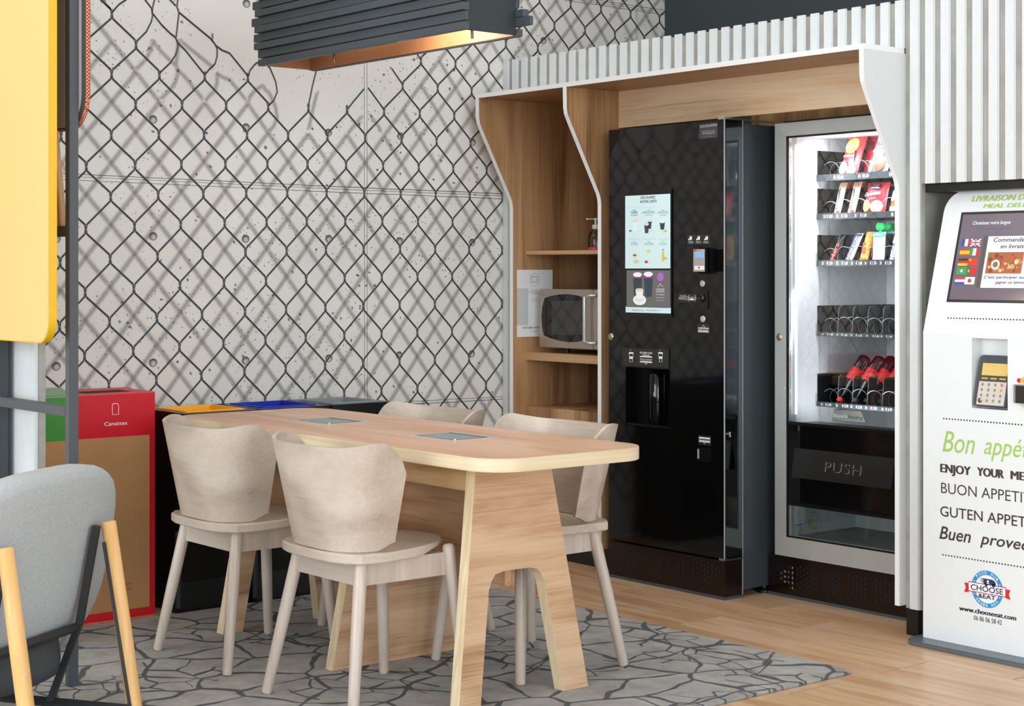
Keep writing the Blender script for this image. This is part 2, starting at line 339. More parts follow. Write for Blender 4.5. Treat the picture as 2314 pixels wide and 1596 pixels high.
    def out(s, name, m, parent=None, smooth=False, bevel=0.0, seg=2, label=None, kind=None, angle=40):
        o = mk(name, s.v, s.f, m, parent, smooth, label, kind, angle)
        if bevel:
            bm = bmesh.new(); bm.from_mesh(o.data)
            ed = [e for e in bm.edges if len(e.link_faces) == 2 and e.calc_face_angle(0) > 0.5]
            bmesh.ops.bevel(bm, geom=ed, offset=bevel, segments=seg, affect='EDGES', clamp_overlap=True); bm.to_mesh(o.data); bm.free()
            for p in o.data.polygons: p.use_smooth = True
            o.data.set_sharp_from_angle(angle=math.radians(30))
        return o
def bx(name, x0, x1, y0, y1, z0, z1, m, parent=None, bevel=0.0, label=None, kind=None):
    return G().box(x0, x1, y0, y1, z0, z1).out(name, m, parent, bevel=bevel, label=label, kind=kind)
def rrect(x0, x1, y0, y1, r, seg=6):
    rs = r if isinstance(r, (list, tuple)) else [r]*4     # bl, br, tr, tl
    out = []
    for (cx, cy, a0, q) in ((x0+rs[0], y0+rs[0], PI, rs[0]), (x1-rs[1], y0+rs[1], 1.5*PI, rs[1]), (x1-rs[2], y1-rs[2], 0, rs[2]), (x0+rs[3], y1-rs[3], 0.5*PI, rs[3])):
        if q <= 1e-6: out.append((cx, cy)); continue
        out += [(cx + q*math.cos(a0 + 0.5*PI*k/seg), cy + q*math.sin(a0 + 0.5*PI*k/seg)) for k in range(seg+1)]
    return out
class Plane:
    """a real plane in the room: pixel -> point, and local (right, up) axes"""
    def __init__(s, p, n, right):
        s.p = Vector(p); s.n = Vector(n).normalized(); s.r = Vector(right).normalized(); s.u = s.n.cross(s.r)
        if s.u.z < 0: s.u = -s.u
    def at(s, x, y): d = ray(x, y); return CAM + d * ((s.p - CAM).dot(s.n) / d.dot(s.n))
    def uv(s, x, y): q = s.at(x, y) - s.p; return q.dot(s.r), q.dot(s.u)
    def pt(s, a, b, e=0.0): return s.p + s.r*a + s.u*b + s.n*e
def textmesh(body, shear=0.0, offset=0.0, space=1.0):
    cu = bpy.data.curves.new('t', 'FONT'); cu.body = body; cu.shear = shear; cu.offset = offset; cu.space_character = space; cu.resolution_u = 3
    ob = bpy.data.objects.new('t', cu); COL.objects.link(ob); bpy.context.view_layer.update()
    dg = bpy.context.evaluated_depsgraph_get(); ev = ob.evaluated_get(dg); me = ev.to_mesh()
    vs = [v.co.copy() for v in me.vertices]; fs = [tuple(p.vertices) for p in me.polygons]
    ev.to_mesh_clear(); bpy.data.objects.remove(ob); bpy.data.curves.remove(cu); return vs, fs
def lettering(g, body, pl, a0, b0, w, h, e=0.0006, shear=0.0, offset=0.0, rot=0.0, space=1.0, cap=0.729):
    """text on plane pl with its left baseline at (a0,b0); w = total width, h = capital height"""
    vs, fs = textmesh(body, shear, offset, space)
    if not vs: return
    x0 = min(v.x for v in vs); x1 = max(v.x for v in vs); sx = w / max(1e-6, x1-x0); sy = h / cap
    c, s_ = math.cos(rot), math.sin(rot)
    pts = []
    for v in vs:
        x, y = (v.x-x0)*sx, v.y*sy; pts.append(pl.pt(a0 + x*c - y*s_, b0 + x*s_ + y*c, e))
    g.add(pts, fs)
def text_px(body, pl, p0, p1, hpx, m, parent, name='lettering', **k):
    """text whose baseline runs from pixel p0 to pixel p1 on plane pl; hpx = capital height in pixels"""
    a0, b0 = pl.uv(*p0); a1, b1 = pl.uv(*p1); _, bt = pl.uv(p0[0], p0[1]-hpx)
    bold = k.pop('bold', 0); g = G()
    for q in range(-bold, bold + 1): lettering(g, body, pl, a0 + q*.0011, b0, math.hypot(a1-a0, b1-b0), bt-b0, rot=0.0 if abs(b1-b0) < 0.02 else math.atan2(b1-b0, a1-a0), **dict(k, e=k.get('e', .0006) + .00004*q))
    return g.out(name, m, parent)
def disc(pl, a, b, ra, rb=None, e=0.0006, seg=20):
    rb = rb or ra; return [pl.pt(a + ra*math.cos(2*PI*k/seg), b + rb*math.sin(2*PI*k/seg), e) for k in range(seg)]
def rect(pl, a0, a1, b0, b1, e=0.0006): return [pl.pt(a0, b0, e), pl.pt(a1, b0, e), pl.pt(a1, b1, e), pl.pt(a0, b1, e)]
def px_rect(pl, x0, x1, y0, y1, e=0.0006):
    a0, b0 = pl.uv(x0, y1); a1, b1 = pl.uv(x1, y0); return rect(pl, a0, a1, b0, b1, e)
def copy_tree(o, parent=None):
    c = o.copy(); COL.objects.link(c)
    if parent is not None: c.parent = parent
    for ch in list(o.children): copy_tree(ch, c)
    return c

# ================================================================== THE SETTING
YM, XSL, XSUB, XD = 5.855, 4.735, 4.744, 5.742
def struct(o, label=None):
    o['kind'] = 'structure'
    if label: o['label'] = label
    return o
floor = struct(bx('floor', -3.0, XD, -2.0, YM, -0.06, -0.008, grout), 'oak-look plank floor running along the slatted wall')
begin(floor)
PW, PL_ = 0.2235, 0.914
proto = None
offs = {0: 3.948, -1: 3.346, -2: 3.66, -3: 3.35}
for k in range(-24, 5):
    xr = 4.687 + PW * k                      # strip k spans xr-PW .. xr
    y0 = offs.get(k, 3.948 + 0.305 * ((k * 7) % 3))
    i0 = math.floor((0.0 - y0) / PL_)
    for i in range(i0, 10):
        a, b = y0 + PL_ * i, y0 + PL_ * (i + 1)
        if a > YM or b < 0.2: continue
        a, b = max(a, 0.2), min(b, YM)
        full = abs((b - a) - PL_) < 1e-6
        if full and proto is not None:
            o = bpy.data.objects.new('plank', proto.data); COL.objects.link(o); o.parent = floor
        else:
            g = G().box(-PW/2 + 0.0022, PW/2 - 0.0022, -(b-a)/2 + 0.0022, (b-a)/2 - 0.0022, -0.008, 0.0)
            OFF = Vector((0, 0, 0)); o = g.out('plank', floorW, floor); begin(floor)
            if full: proto = o
        o.location = Vector((min(xr, XD) - PW/2, (a + b) / 2, 0)) - Vector(floor.location)

wall = struct(bx('wall_back', -1.6, XD, YM, YM + 0.1, 0, 3.3, concrete_print()), 'wall papered with a printed mural of chain-link fence over concrete')
begin(wall)
NRM = (0, -1, 0)
def wp(px, py, e=0.0): p = onY(px, py, YM); return Vector((p.x, YM - e, p.z))
# printed joints of the concrete slabs
gj = G()
def joint(p0, p1, w=0.0022, n=6, amp=1.0):
    pts = []
    for i in range(n + 1):
        t = i / n; q = wp(p0[0] + (p1[0]-p0[0])*t, p0[1] + (p1[1]-p0[1])*t, 0.0004); q.z += random.uniform(-1, 1) * 0.0006 * amp; pts.append(q)
    gj.strip(pts, w, NRM)
for dy, w in ((0, .0022), (6, .0014), (14, .0018)):
    joint((60, 388 + dy), (700, 419 + dy*0.9), w, 24); joint((700, 419 + dy*0.9), (1180, 440 + dy*0.8), w*1.3, 24, 2)
for dy, w in ((0, .002), (6, .0026)): joint((880, 910 + dy), (1190, 894 + dy), w, 20, 2)
for dy, w in ((0, .0022), (5, .0014), (10, .0022)): joint((1250, -14 + dy), (1505, 24 + dy), w, 10)
for x in (823, 829): joint((x, -100), (x + 1, 1100), 0.0018, 30)
for x in (1437, 1441): joint((x, -60), (x, 140), 0.0018, 6)
gj.out('slab_joint_print', mat('print_dark', '4d4c48', 0.7, var=0.0), wall)
# printed tie holes
holes = [(346,270),(556,288),(742,300),(905,308),(1068,322),(557,8),(1228,92),(346,534),(555,540),(743,540),(903,545),(1067,548),(346,820),(555,815),(743,810),(902,803),(1066,800),(127,828),(127,540),(127,262),(1390,120)]
g1, g2, g3 = G(), G(), G()
mural = Plane((0, YM, 0), (0, -1, 0), (1, 0, 0))
for (x, y) in holes:
    a, b = mural.uv(x, y)
    g1.poly(disc(mural, a, b, 0.0175, 0.0165, 0.0005)); g2.poly(disc(mural, a + 0.001, b - 0.003, 0.0145, 0.0125, 0.0007)); g3.poly(disc(mural, a + 0.001, b - 0.004, 0.0085, 0.0085, 0.0009))
g1.out('tie_hole_print', flat('55544f', 0.7), wall); g2.out('tie_hole_print', flat('8f8c86', 0.7), wall); g3.out('tie_hole_print', flat('bdb9b2', 0.7), wall)
# printed chain-link fence: lattice fitted on the wall plane
CO = [[2.849868, 1.989173], [-0.000614, -0.113623], [-8e-05, -0.000349], [3e-06, 6e-06], [0.099425, 0.006221], [-0.000231, 3.4e-05], [1.4e-05, -6e-06], [-0.000374, -0.000204], [4e-06, -1e-06], [7e-06, 1e-06]]
def node(a, b):
    t = [a**i * b**j for i in range(4) for j in range(4 - i)]
    return sum(c[0]*v for c, v in zip(CO, t)), sum(c[1]*v for c, v in zip(CO, t))
def exists(a, b):
    if (a + b) % 2 or a < -12 or a > 31 or b > 15: return False
    if b >= 1: return True
    if b == 0: return a <= 6 or a >= 14
    if b == -1: return a <= 1 or a >= 15
    if b == -2: return a <= 0 or a >= 16
    if b < -9: return False
    return a <= -1 or a >= 17 + (-3 - b)
gw, gh, gs = G(), G(), G()
ink = []
def shadow(pts, w=0.034, fade=False):
    pts = [Vector((p[0], YM - 0.0011, p[1] - 0.104)) for p in pts]; vs = []
    for i, p in enumerate(pts):
        t = (pts[min(i+1, len(pts)-1)] - pts[max(i-1, 0)]).normalized(); q = Vector(NRM).cross(t).normalized() * (w/2)
        k_ = (0.0 if fade and i in (0, len(pts)-1) else 1.0); vs += [p + q, p, p - q]; ink.extend((0.0, k_, 0.0))
    fs = []
    for i in range(len(pts) - 1): fs += [(3*i, 3*i+1, 3*i+4, 3*i+3), (3*i+1, 3*i+2, 3*i+5, 3*i+4)]
    gs.add(vs, fs)
def wire(pts, w=0.0074):
    q = [Vector((p[0], YM - 0.0016, p[1])) for p in pts]; gw.strip(q, w, NRM)
    d = (q[-1] - q[0]).normalized(); o = Vector((0, -0.0004, 0)) + Vector((0.0, 0, 0.0043))
    gh.strip([p + o for p in q], w * 0.20, NRM)
KN = 0.017
for a in range(-12, 32):
    for b in range(-9, 16):
        if not exists(a, b): continue
        x, z = node(a, b)
        # the twist at the crossing: two strands winding round each other
        for sgn in (1, -1):
            pts = [(x + sgn*0.0030*math.cos(PI*t/4.0), z + KN*(1 - t/2.0)) for t in range(0, 5)]
            wire(pts, 0.0072)
        for da in (-1, 1):
            c, d = a + da, b + 1
            if exists(c, d):
                x2, z2 = node(c, d)
                wire([(x + da*0.0034, z - KN), (x2 - da*0.0034, z2 + KN)]); shadow([(x, z), (x2, z2)])
def zz(pts, s=5.142, ox=190, oy=0): return [(lambda q: (q.x, q.z))(wp(ox + p[0]/s, oy + p[1]/s)) for p in pts]
loose = [zz([(200,-20),(325,130)]), zz([(490,-5),(400,55),(325,140)]), zz([(600,490),(650,440),(720,370),(780,250),(795,180),(790,130)]),
  zz([(690,-25),(785,100),(795,170)]), zz([(825,-30),(800,60),(788,130)]), zz([(790,150),(900,290),(1000,390),(1065,440)]), zz([(875,850),(1000,730),(1060,640),(1090,540),(1080,470)]),
  zz([(980,-20),(1065,70)]), zz([(1090,-30),(1078,80),(1095,130)]), zz([(1100,130),(1097,180),(1080,330),(1065,450),(1085,490)]), zz([(1095,140),(1300,310),(1470,450),(1500,490)]),
  zz([(1490,390),(1490,470),(1530,530)]), zz([(1530,530),(1545,570),(1545,650),(1520,740),(1440,820),(1400,870)]), zz([(1530,530),(1600,585),(1690,620),(1780,730),(1900,880)]),
  zz([(1085,490),(1110,520),(1180,590),(1290,730),(1395,860)]), zz([(1900,900),(1925,820),(1980,750),(2110,670)]), zz([(1990,515),(2060,610)]),
  zz([(130,420),(185,475),(225,570),(235,640),(210,700),(172,740)], 3.0853, 550), zz([(520,440),(480,600),(452,740)], 3.0853, 550),
  zz([(722,765),(760,715),(840,620)], 3.0853, 550), zz([(868,612),(980,765)], 3.0853, 550), zz([(1033,478),(1108,588)], 3.0853, 550), zz([(1180,330),(1235,415)], 3.0853, 550)]
for pts in loose:
    wire(pts, 0.0064); L_ = sum(math.dist(pts[i], pts[i+1]) for i in range(len(pts)-1))
    if L_ > .1:
        fine_ = []
        for i in range(len(pts)-1): fine_ += [(pts[i][0] + (pts[i+1][0]-pts[i][0])*t/4, pts[i][1] + (pts[i+1][1]-pts[i][1])*t/4) for t in range(4)]
        shadow(fine_ + [pts[-1]], .030, True)
gw.out('fence_wire_print', mat('print_wire', '2c2c2b', 0.6, var=0.0), wall, label='dark printed chain-link wires with a torn gap at the top')
gh.out('fence_highlight_print', mat('print_wire_light', '9a9a97', 0.6, var=0.0), wall)
so = gs.out('fence_shadow_print', soft_ink('print_soft', '6b6a63', 0.36), wall, label='blurred grey printed echo of the fence wires')
at = so.data.attributes.new('ink', 'FLOAT', 'POINT'); at.data.foreach_set('value', ink)
begin(None)

struct(bx('wall_right', XD, XD + 0.1, 1.2, YM + 0.1, 0, 3.3, darkgrey), 'dark grey wall above the slatted partition')
struct(bx('ceiling', -3.0, XD + 0.1, -2.0, YM + 0.1, 3.3, 3.36, mat('ceiling_paint', 'e6e6e4', 0.9)), 'pale ceiling')
# slatted partition
g = G(); XB = XSUB + 0.018
g.box(XSUB, XB, 3.655, YM, 2.0185, 2.18); g.box(XSUB, XB, 5.776, YM, 0.05, 2.0185); g.box(XSUB, XB, 1.4, 3.6545, 1.55, 3.3); g.box(XSUB, XB, 3.588, 3.6535, 0.09, 1.55)
slw = struct(g.out('wall_slatted', conc), 'concrete-grey partition faced with white vertical slats')
begin(slw)
SP, SB = 0.0635, 3.633
slatdata = {}
for k in range(-33, 36):
    yl = SB + SP * k; yr = yl - 0.040
    z0, z1 = (0.05, 2.187) if k == 35 else (2.0195, 2.187) if k > 0 else (0.09, 3.3) if k == 0 else (1.549, 3.3)
    key = (z0, z1)
    if key not in slatdata:
        OFF = Vector((0, 0, 0))
        o = G().prism([(0, 0.0375), (0, 0.003), (0.004, 0.003), (0.004, 0), (0.0085, 0), (0.0085, 0.0375)], 'Z', z0, z1).out('slat', slatwhite, slw)
        slatdata[key] = o.data; begin(slw)
    else:
        o = bpy.data.objects.new('slat', slatdata[key]); COL.objects.link(o); o.parent = slw
    o.location = Vector((XSL, yr, 0)) - Vector(slw.location)
bx('post_foot', 4.733, 4.785, 3.593, 3.645, 0, 0.0895, blackm, slw, bevel=0.002, label='scuffed black foot under the white corner slat')
begin(None)
g = G(); g.box(XB, 5.45, 3.586, 3.604, 0, 1.55); g.box(5.45, 5.47, 1.4, 3.604, 0, 1.55)
struct(g.out('wall_recess', mat('recess_concrete', '86857f', 0.8, var=0.2, scale=6, bump=0.2)), 'grey concrete side of the recess behind the kiosk')
struct(bx('trim_1', XB, 5.45, 1.4, 3.586, 1.52, 1.549, blackm), 'dark soffit over the kiosk recess')
# partition behind the metal frame, left
g = G(); pa = onY(85, 900, 5.2); pb = onY(103, 900, 5.2)
lw = struct(g.box(pa.x + 0.004, pb.x, 5.2, YM - 0.002, 0, 2.3).out('wall_left', conc), 'partition with white boards and a concrete end behind the metal frame')
begin(lw)
for i in range(3):
    y0 = 5.2 + 0.001 + i * 0.215
    bx('board', pa.x - 0.010, pa.x + 0.004, y0, y0 + 0.208, 0, 2.3, mat('board_white', 'd3d8da', 0.6, var=0.05, scale=14), lw, bevel=0.003)
begin(None)

# ================================================================== RUG
OFF = Vector((0, 0, 0))
rug_poly = rrect(1.55, 4.148, 3.39, 5.515, 0.03)
rug = G().prism(rug_poly, 'Z', 0.0005, 0.010).out('rug', rug_mat(), None, bevel=0.004)
tag(rug, 'grey rug printed with crazy-paving flagstones under the table', 'rug')

# ================================================================== CABINET around the machines
cab = begin(thing('vending_cabinet', 'oak-lined wall cabinet with white edges and a curved white hood around the machines', 'cabinet', (4.95, 4.715, 0)))
front = [(4.713, 0.099), (4.713, 1.525), (4.710, 1.550), (4.702, 1.572), (4.540, 1.866), (4.528, 1.890), (4.523, 1.915), (4.521, 2.0)]
prof = front + [(5.45, 2.0), (5.45, 0.099)]
edge = [(x - 0.0028, z) for x, z in front]
def panel(y0, y1, label=None):
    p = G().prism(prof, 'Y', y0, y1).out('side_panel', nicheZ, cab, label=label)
    G().prism(edge + front[::-1], 'Y', y0, y1).out('edge_band', white, p); return p
panel(5.755, 5.775); panel(5.178, 5.198)
rp = panel(3.657, 3.675, 'white-faced right side of the hood')
G().prism([(x - 0.0028, z) for x, z in front] + [(4.7585, 2.0), (4.7585, 0.099)], 'Y', 3.6545, 3.657).out('white_facing', mat('facing_white_shaded', 'd9dbda', .4, var=.01), rp)  # same white as the edges, its side shade put into the colour
tp = G().box(4.522, 5.45, 3.657, 5.775, 2.0, 2.016).out('top_panel', nicheT, cab)
G().box(4.519, 4.522, 3.654, 5.775, 2.0, 2.0185).box(4.522, 4.7345, 3.654, 3.657, 2.0, 2.0185).box(4.522, 4.7345, 3.657, 5.775, 2.016, 2.0185).out('edge_band', white, tp)
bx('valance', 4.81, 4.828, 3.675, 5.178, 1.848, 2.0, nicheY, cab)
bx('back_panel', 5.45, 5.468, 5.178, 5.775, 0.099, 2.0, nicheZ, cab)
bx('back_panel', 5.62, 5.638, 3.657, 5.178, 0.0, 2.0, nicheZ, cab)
bx('shelf', 4.785, 5.45, 5.198, 5.755, 1.323, 1.340, shelfW, cab, bevel=0.0012)
bx('shelf', 4.785, 5.45, 5.198, 5.755, 0.858, 0.893, shelfW, cab, bevel=0.0015)
dp = bx('lower_door', 4.785, 4.803, 5.2, 5.753, 0.10, 0.655, nicheZ, cab, bevel=0.0012)
bx('lower_top', 4.803, 5.45, 5.198, 5.755, 0.635, 0.653, nicheZ, cab)
bx('plinth', 4.80, 5.45, 5.178, 5.775, 0.0, 0.098, blackm, cab)
begin(None)

# ================================================================== COFFEE MACHINE
cm = begin(thing('coffee_machine', 'tall glossy black hot drinks machine with a lit menu screen', 'coffee machine', (5.0, 4.78, 0)))
CF = Plane((4.69, 5.108, 0), (-1, 0, 0), (0, -1, 0))
yL, yR, zT, zB = 5.108, 4.457, 1.828, 0.152
def cy(px): return onX(px, 600, 4.69).y
def cz(px, py): return onX(px, py, 4.69).z
hy1, hy0 = cy(1414), cy(1514); hz1, hz0 = cz(1462, 832), cz(1462, 966)
ys = sorted([yR, hy0, hy1, yL]); zs = [zB + 0.004, hz0, hz1, zT]
door = G().plate(ys, zs, {(1, 1)}, 4.69, 4.785).out('door', black, cm)
g = G(); g.box(4.785, 4.80, hy0 - 0.01, hy1 + 0.01, hz0 - 0.01, hz1 + 0.01)
g.out('dispensing_bay', blackp, door)
gb = G(); gb.lathe([(0.030, hz0 + 0.012), (0.034, hz0 + 0.02), (0.034, hz1 - 0.03), (0.020, hz1 - 0.008)], (4.755, (hy0 + hy1)/2 + 0.012, 0), 20)
gb.out('cup_nozzle', black, door, smooth=True)
bx('drip_tray', 4.694, 4.784, hy0 + 0.002, hy1 - 0.002, hz0 + 0.001, hz0 + 0.010, blackp, door, bevel=0.001)
bx('casing', 4.789, 5.40, yR, yL - 0.004, 0.03, zT - 0.012, mat('case_black', '3e4549', 0.30, var=0.03, scale=4), cm)
bx('base', 4.692, 4.789, yR + 0.001, yL, 0.012, zB - 0.004, mat('base_brown_black', '170a09', 0.22, var=0.05), cm)
bx('base_trim', 4.689, 4.79, yR - 0.002, yL, 0.0, 0.011, mat('trim_grey', '4a4f52', 0.4), cm)
g = G().box(4.684, 4.700, yR - 0.004, yR + 0.026, zB - 0.002, zB + 0.006).box(4.700, 4.785, yR - 0.004, yR + 0.0, zB - 0.003, zB + 0.003); g.out('corner_hinge', chrome, cm)
g = G().box(4.684, 4.706, yR - 0.004, yR + 0.030, zT, zT + 0.013).box(4.706, 4.97, yR - 0.004, yR + 0.004, zT, zT + 0.006); g.out('corner_hinge', chrome, cm)
bx('edge_strip', 4.686, 4.690, yR - 0.001, yR + 0.0025, zB + 0.004, zT, alu, cm)
bx('edge_strip', 4.786, 4.7885, yR - 0.0015, yR + 0.001, 0.012, zT, alu, cm)
bx('door_edge', 4.694, 4.784, yR - .0012, yR - .0002, zB + .012, zT - .012, mat('edge_mirror', '6f777b', .07, metal=1.0, var=.02), cm)
# leveling foot
G().lathe([(0.0, 0), (0.028, 0), (0.028, 0.012), (0.012, 0.018), (0.012, 0.03)], (4.93, 4.475, 0), 14).out('foot', blackm, cm, smooth=True)
# vents in the base: punched dots in arrow-shaped groups
BP = Plane((4.692, 5.108, 0), (-1, 0, 0), (0, -1, 0))
def vents(pl, groups, r, m, parent, name='vent_holes'):
    g = G()
    for (px0, px1, yc, cols) in groups:
        n = len(cols)
        for i, c in enumerate(cols):
            x = px0 + (px1 - px0) * i / max(1, n - 1)
            for j in range(c): g.poly(disc(pl, *pl.uv(x, yc + (x - px0) * 0.19 + (j - (c - 1)/2) * 11.5), r * 0.75, r, 0.0006, 8))
    return g.out(name, m, parent, kind='stuff')
vents(BP, [(1387, 1436, 1263, [2,3,4,5,4,5,4,5]), (1460, 1491, 1276, [3,4,5,4,5]), (1511, 1543, 1285, [4,5,4,5,4]), (1568, 1626, 1288, [5,4,5,4,5,4,3,2])], 0.0056, flat('1e1f1f', 0.5), cm)
# lock
def lock(pl, px, py, parent):
    a, b = pl.uv(px, py); M = Matrix.Rotation(-PI/2, 3, 'Y')
    o = G().lathe([(0.0145, 0), (0.0145, 0.004), (0.011, 0.008), (0.0085, 0.008), (0.008, 0.011), (0, 0.011)], pl.pt(a, b, 0.0), 20, M).out('lock', mat('lock_nickel', 'c9b797', 0.25, metal=0.9), parent, smooth=True)
    G().box(*[v for q in ((pl.pt(a, b, 0.0114).x, pl.pt(a, b, 0.0108).x), (pl.pt(a, b).y - 0.001, pl.pt(a, b).y + 0.001), (b + pl.p.z - 0.004, b + pl.p.z + 0.004)) for v in sorted(q)]).out('keyhole', inkk, o)
lock(CF, 1382, 761, cm)
# menu screen
sa0, sb1 = CF.uv(1407, 438); sa1, sb0 = CF.uv(1517, 710)
sb1 = CF.uv(1462, 436)[1]
scr = G().box(4.683, 4.690, CF.pt(sa1 + .008, 0).y, CF.pt(sa0 - .008, 0).y, sb0 - .012, sb1 + .012).out('screen_frame', blackp, cm, bevel=0.002)
SPL = Plane((4.683, 5.108, 0), (-1, 0, 0), (0, -1, 0))
def srect(x0, x1, y0, y1, m, e=0.0006, name='menu_print', parent=scr):
    return G().poly(px_rect(SPL, x0, x1, y0, y1, e)).out(name, m, parent)
lit = 0.72
srect(1413, 1515, 438, 607, flat('d6eeee', 0.3, lit), 0.0004, 'lit_screen'); srect(1416, 1515, 611, 694, flat('6f6a6b', 0.3, lit), 0.0004, 'lit_screen'); srect(1414, 1516, 695, 706, flat('d6eeee', 0.3, lit), 0.0004, 'lit_screen')
sk, sg_, sc_ = flat('38474c', .5, .4), flat('8fa3a6', .5, .5), flat('7fa9bb', .5, .5)
def stext(t, x0, x1, y, h, m, **k): return text_px(t, SPL, (x0, y), (x1, y), h, m, scr, 'menu_lettering', e=0.0012, **k)
stext('DÉCOUVREZ', 1448, 1481, 450, 6, sk, offset=.01); stext('NOTRE CARTE', 1447, 1484, 459, 6, sk, offset=.01)
for i, (x0, x1, t, m) in enumerate(((1420,1447,'CAFÉS',sk),(1451,1481,'SPÉCIALITÉS',sg_),(1486,1512,'CHOCOLATS',sc_))):
    srect(x0, x1, 469, 470, sk if i == 0 else sg_, .001); stext('LES', (x0+x1)/2-4, (x0+x1)/2+4, 477, 3, m); stext(t, x0 + (6 if i == 0 else 1), x1 - (6 if i == 0 else 1), 483, 5, m, offset=.01); stext('EN GRAINS' if i == 0 else 'GOURMANDES', x0+6, x1-6, 488, 2.5, m)
for i, (x0, x1, t, m) in enumerate(((1421,1446,'THÉS',sg_),(1452,1481,'SOUPES',sg_),(1486,1512,'DOUCEURS',flat('8fc6b0',.5,.5)))):
    srect(x0, x1, 540, 541, sg_, .001); stext('LES', (x0+x1)/2-4, (x0+x1)/2+4, 548, 3, m); stext(t, x0+4, x1-4, 554, 5, m)
def cup(x0, x1, y0, y1, body, foam, taper=3):
    g = G(); P = lambda x, y, e: SPL.pt(*SPL.uv(x, y), e)
    g.poly([P(x0 + taper, y1, .001), P(x1 - taper, y1, .001), P(x1, y0, .001), P(x0, y0, .001)]); g.out('menu_print', body, scr)
    a, b = SPL.uv((x0+x1)/2, y0); a1, _ = SPL.uv(x1, y0); _, b1 = SPL.uv(x0, y0 - (x1-x0)*0.28)
    G().poly(disc(SPL, a, b, a1-a, b1-b, .0013)).out('menu_print', foam, scr)
dk, fo, wh = flat('3c4750', .4, .5), flat('e8d9cc', .4, .6), flat('f4f7f6', .4, .7)
cup(1430, 1442, 499, 522, flat('e6f2f0', .4, .7), fo, 1); cup(1464, 1473, 499, 517, dk, fo, 1.5); cup(1456, 1467, 507, 527, dk, fo, 2); cup(1491, 1503, 501, 519, dk, wh, 2)
def blob(x, y, rx, ry, m, e=.0015):
    a, b = SPL.uv(x, y); a1, _ = SPL.uv(x + rx, y); _, b1 = SPL.uv(x, y - ry); G().poly(disc(SPL, a, b, a1-a, b1-b, e, 14)).out('menu_print', m, scr)
for x, y, rx, ry, c in ((1425,522,3,2,'5f6a70'),(1471,521,5,2.5,'ead9b6'),(1501,523,5,2.5,'e6d79a'),(1506,521,4,2,'e2dcae'),(1435,577,6,6,'efe2c0'),(1435,577,4,2.5,'d9a92e'),(1438,591,6,4,'d6cbb2'),(1466,568,5,4,'e6d9a0'),(1461,592,4,3,'c8433c'),(1467,594,3,2.5,'e6dcc8'),(1504,584,4,3,'cdbba0')): blob(x, y, rx, ry, flat(c, .4, .6))
srect(1496, 1501, 569, 591, flat('e8c93a', .4, .7), .001); srect(1497, 1500, 563, 567, flat('46a98c', .4, .6), .001)
cup(1431, 1451, 621, 668, dk, wh, 2); cup(1455, 1476, 620, 671, dk, wh, 3)
for x0, x1, y in ((1431,1451,627),(1455,1476,627)): srect(x0+.5, x1-.5, y-1, y+1.5, flat('b24a8e', .4, .5), .0016)
blob(1446, 678, 15, 12, wh, .0018); blob(1446, 676, 10, 7, flat('e3e6e4', .4, .6), .002)
g = G(); P = lambda x, y, e: SPL.pt(*SPL.uv(x, y), e); g.poly([P(1440, 676, .0022), P(1452, 676, .0022), P(1455, 655, .0022), P(1437, 655, .0022)]); g.out('menu_print', wh, scr)
blob(1446, 655, 9, 3.5, flat('e9d6bd', .4, .6), .0025); blob(1493, 626, 8, 10, flat('b06fc0', .4, .6))
for i, (t, y, h) in enumerate((('COMMANDEZ', 656, 4), ('MAINTENANT', 661, 4), ('votre boisson', 667, 3.5), ('préférée', 674, 4), ('à emporter', 680, 3))): stext(t, 1483, 1502, y, h, wh if i < 3 else flat('c9c3c6', .4, .6))
g = G(); g.strip([P(1488, 648, .0015), P(1493, 641, .0015), P(1498, 648, .0015)], 0.002, (-1, 0, 0)); g.out('menu_print', wh, scr)
stext('FR EN DE ES IT NL', 1429, 1455, 703, 4, flat('a05a50', .4, .5)); stext('TOUS NOS PRIX, ICI', 1460, 1490, 702.5, 2.5, sk)
# pick-up plate
pp = G().box(4.684, 4.690, CF.pt(CF.uv(1513, 800)[0], 0).y, CF.pt(CF.uv(1409, 800)[0], 0).y, cz(1462, 829), cz(1462, 788)).out('instruction_plate', mat('plate_grey', '2b2a29', 0.4), cm, bevel=0.0015)
IP = Plane((4.684, 5.108, 0), (-1, 0, 0), (0, -1, 0))
for t, x0, x1, y, h in (('RÉCUPÉREZ VOTRE', 1446, 1474, 799, 4), ('COMMANDE', 1451, 1469, 805, 4), ('VEUILLEZ ATTENDRE QUE', 1446, 1474, 813, 2.6), ('LA TRAPPE S\'OUVRE', 1448, 1472, 817, 2.6)): text_px(t, IP, (x0, y), (x1, y), h, inkw, pp, offset=.012)
g = G()
for y in (806.7, 818.5): g.poly(px_rect(IP, 1446, 1474, y - .4, y + .4))
for x in (1426.5, 1493):
    g.poly(px_rect(IP, x-5, x+5, 796.5, 799.5)); g.strip([IP.pt(*IP.uv(px, py), .0006) for px, py in ((x-4.5,800),(x-3,818),(x+3,818),(x+4.5,800))], .0018, (-1,0,0)); g.poly(px_rect(IP, x-3.5, x+3.5, 806, 811))
    g.strip([IP.pt(*IP.uv(x + dx, py), .0006) for dx, py in ((-2, 794), (-1, 791.5), (-2, 790))], .001, (-1,0,0))
g.strip([IP.pt(*IP.uv(px, py), .0006) for px, py in ((1457,820),(1460,824),(1463,820))], .0018, (-1,0,0)); g.out('pictogram', inkw, pp)
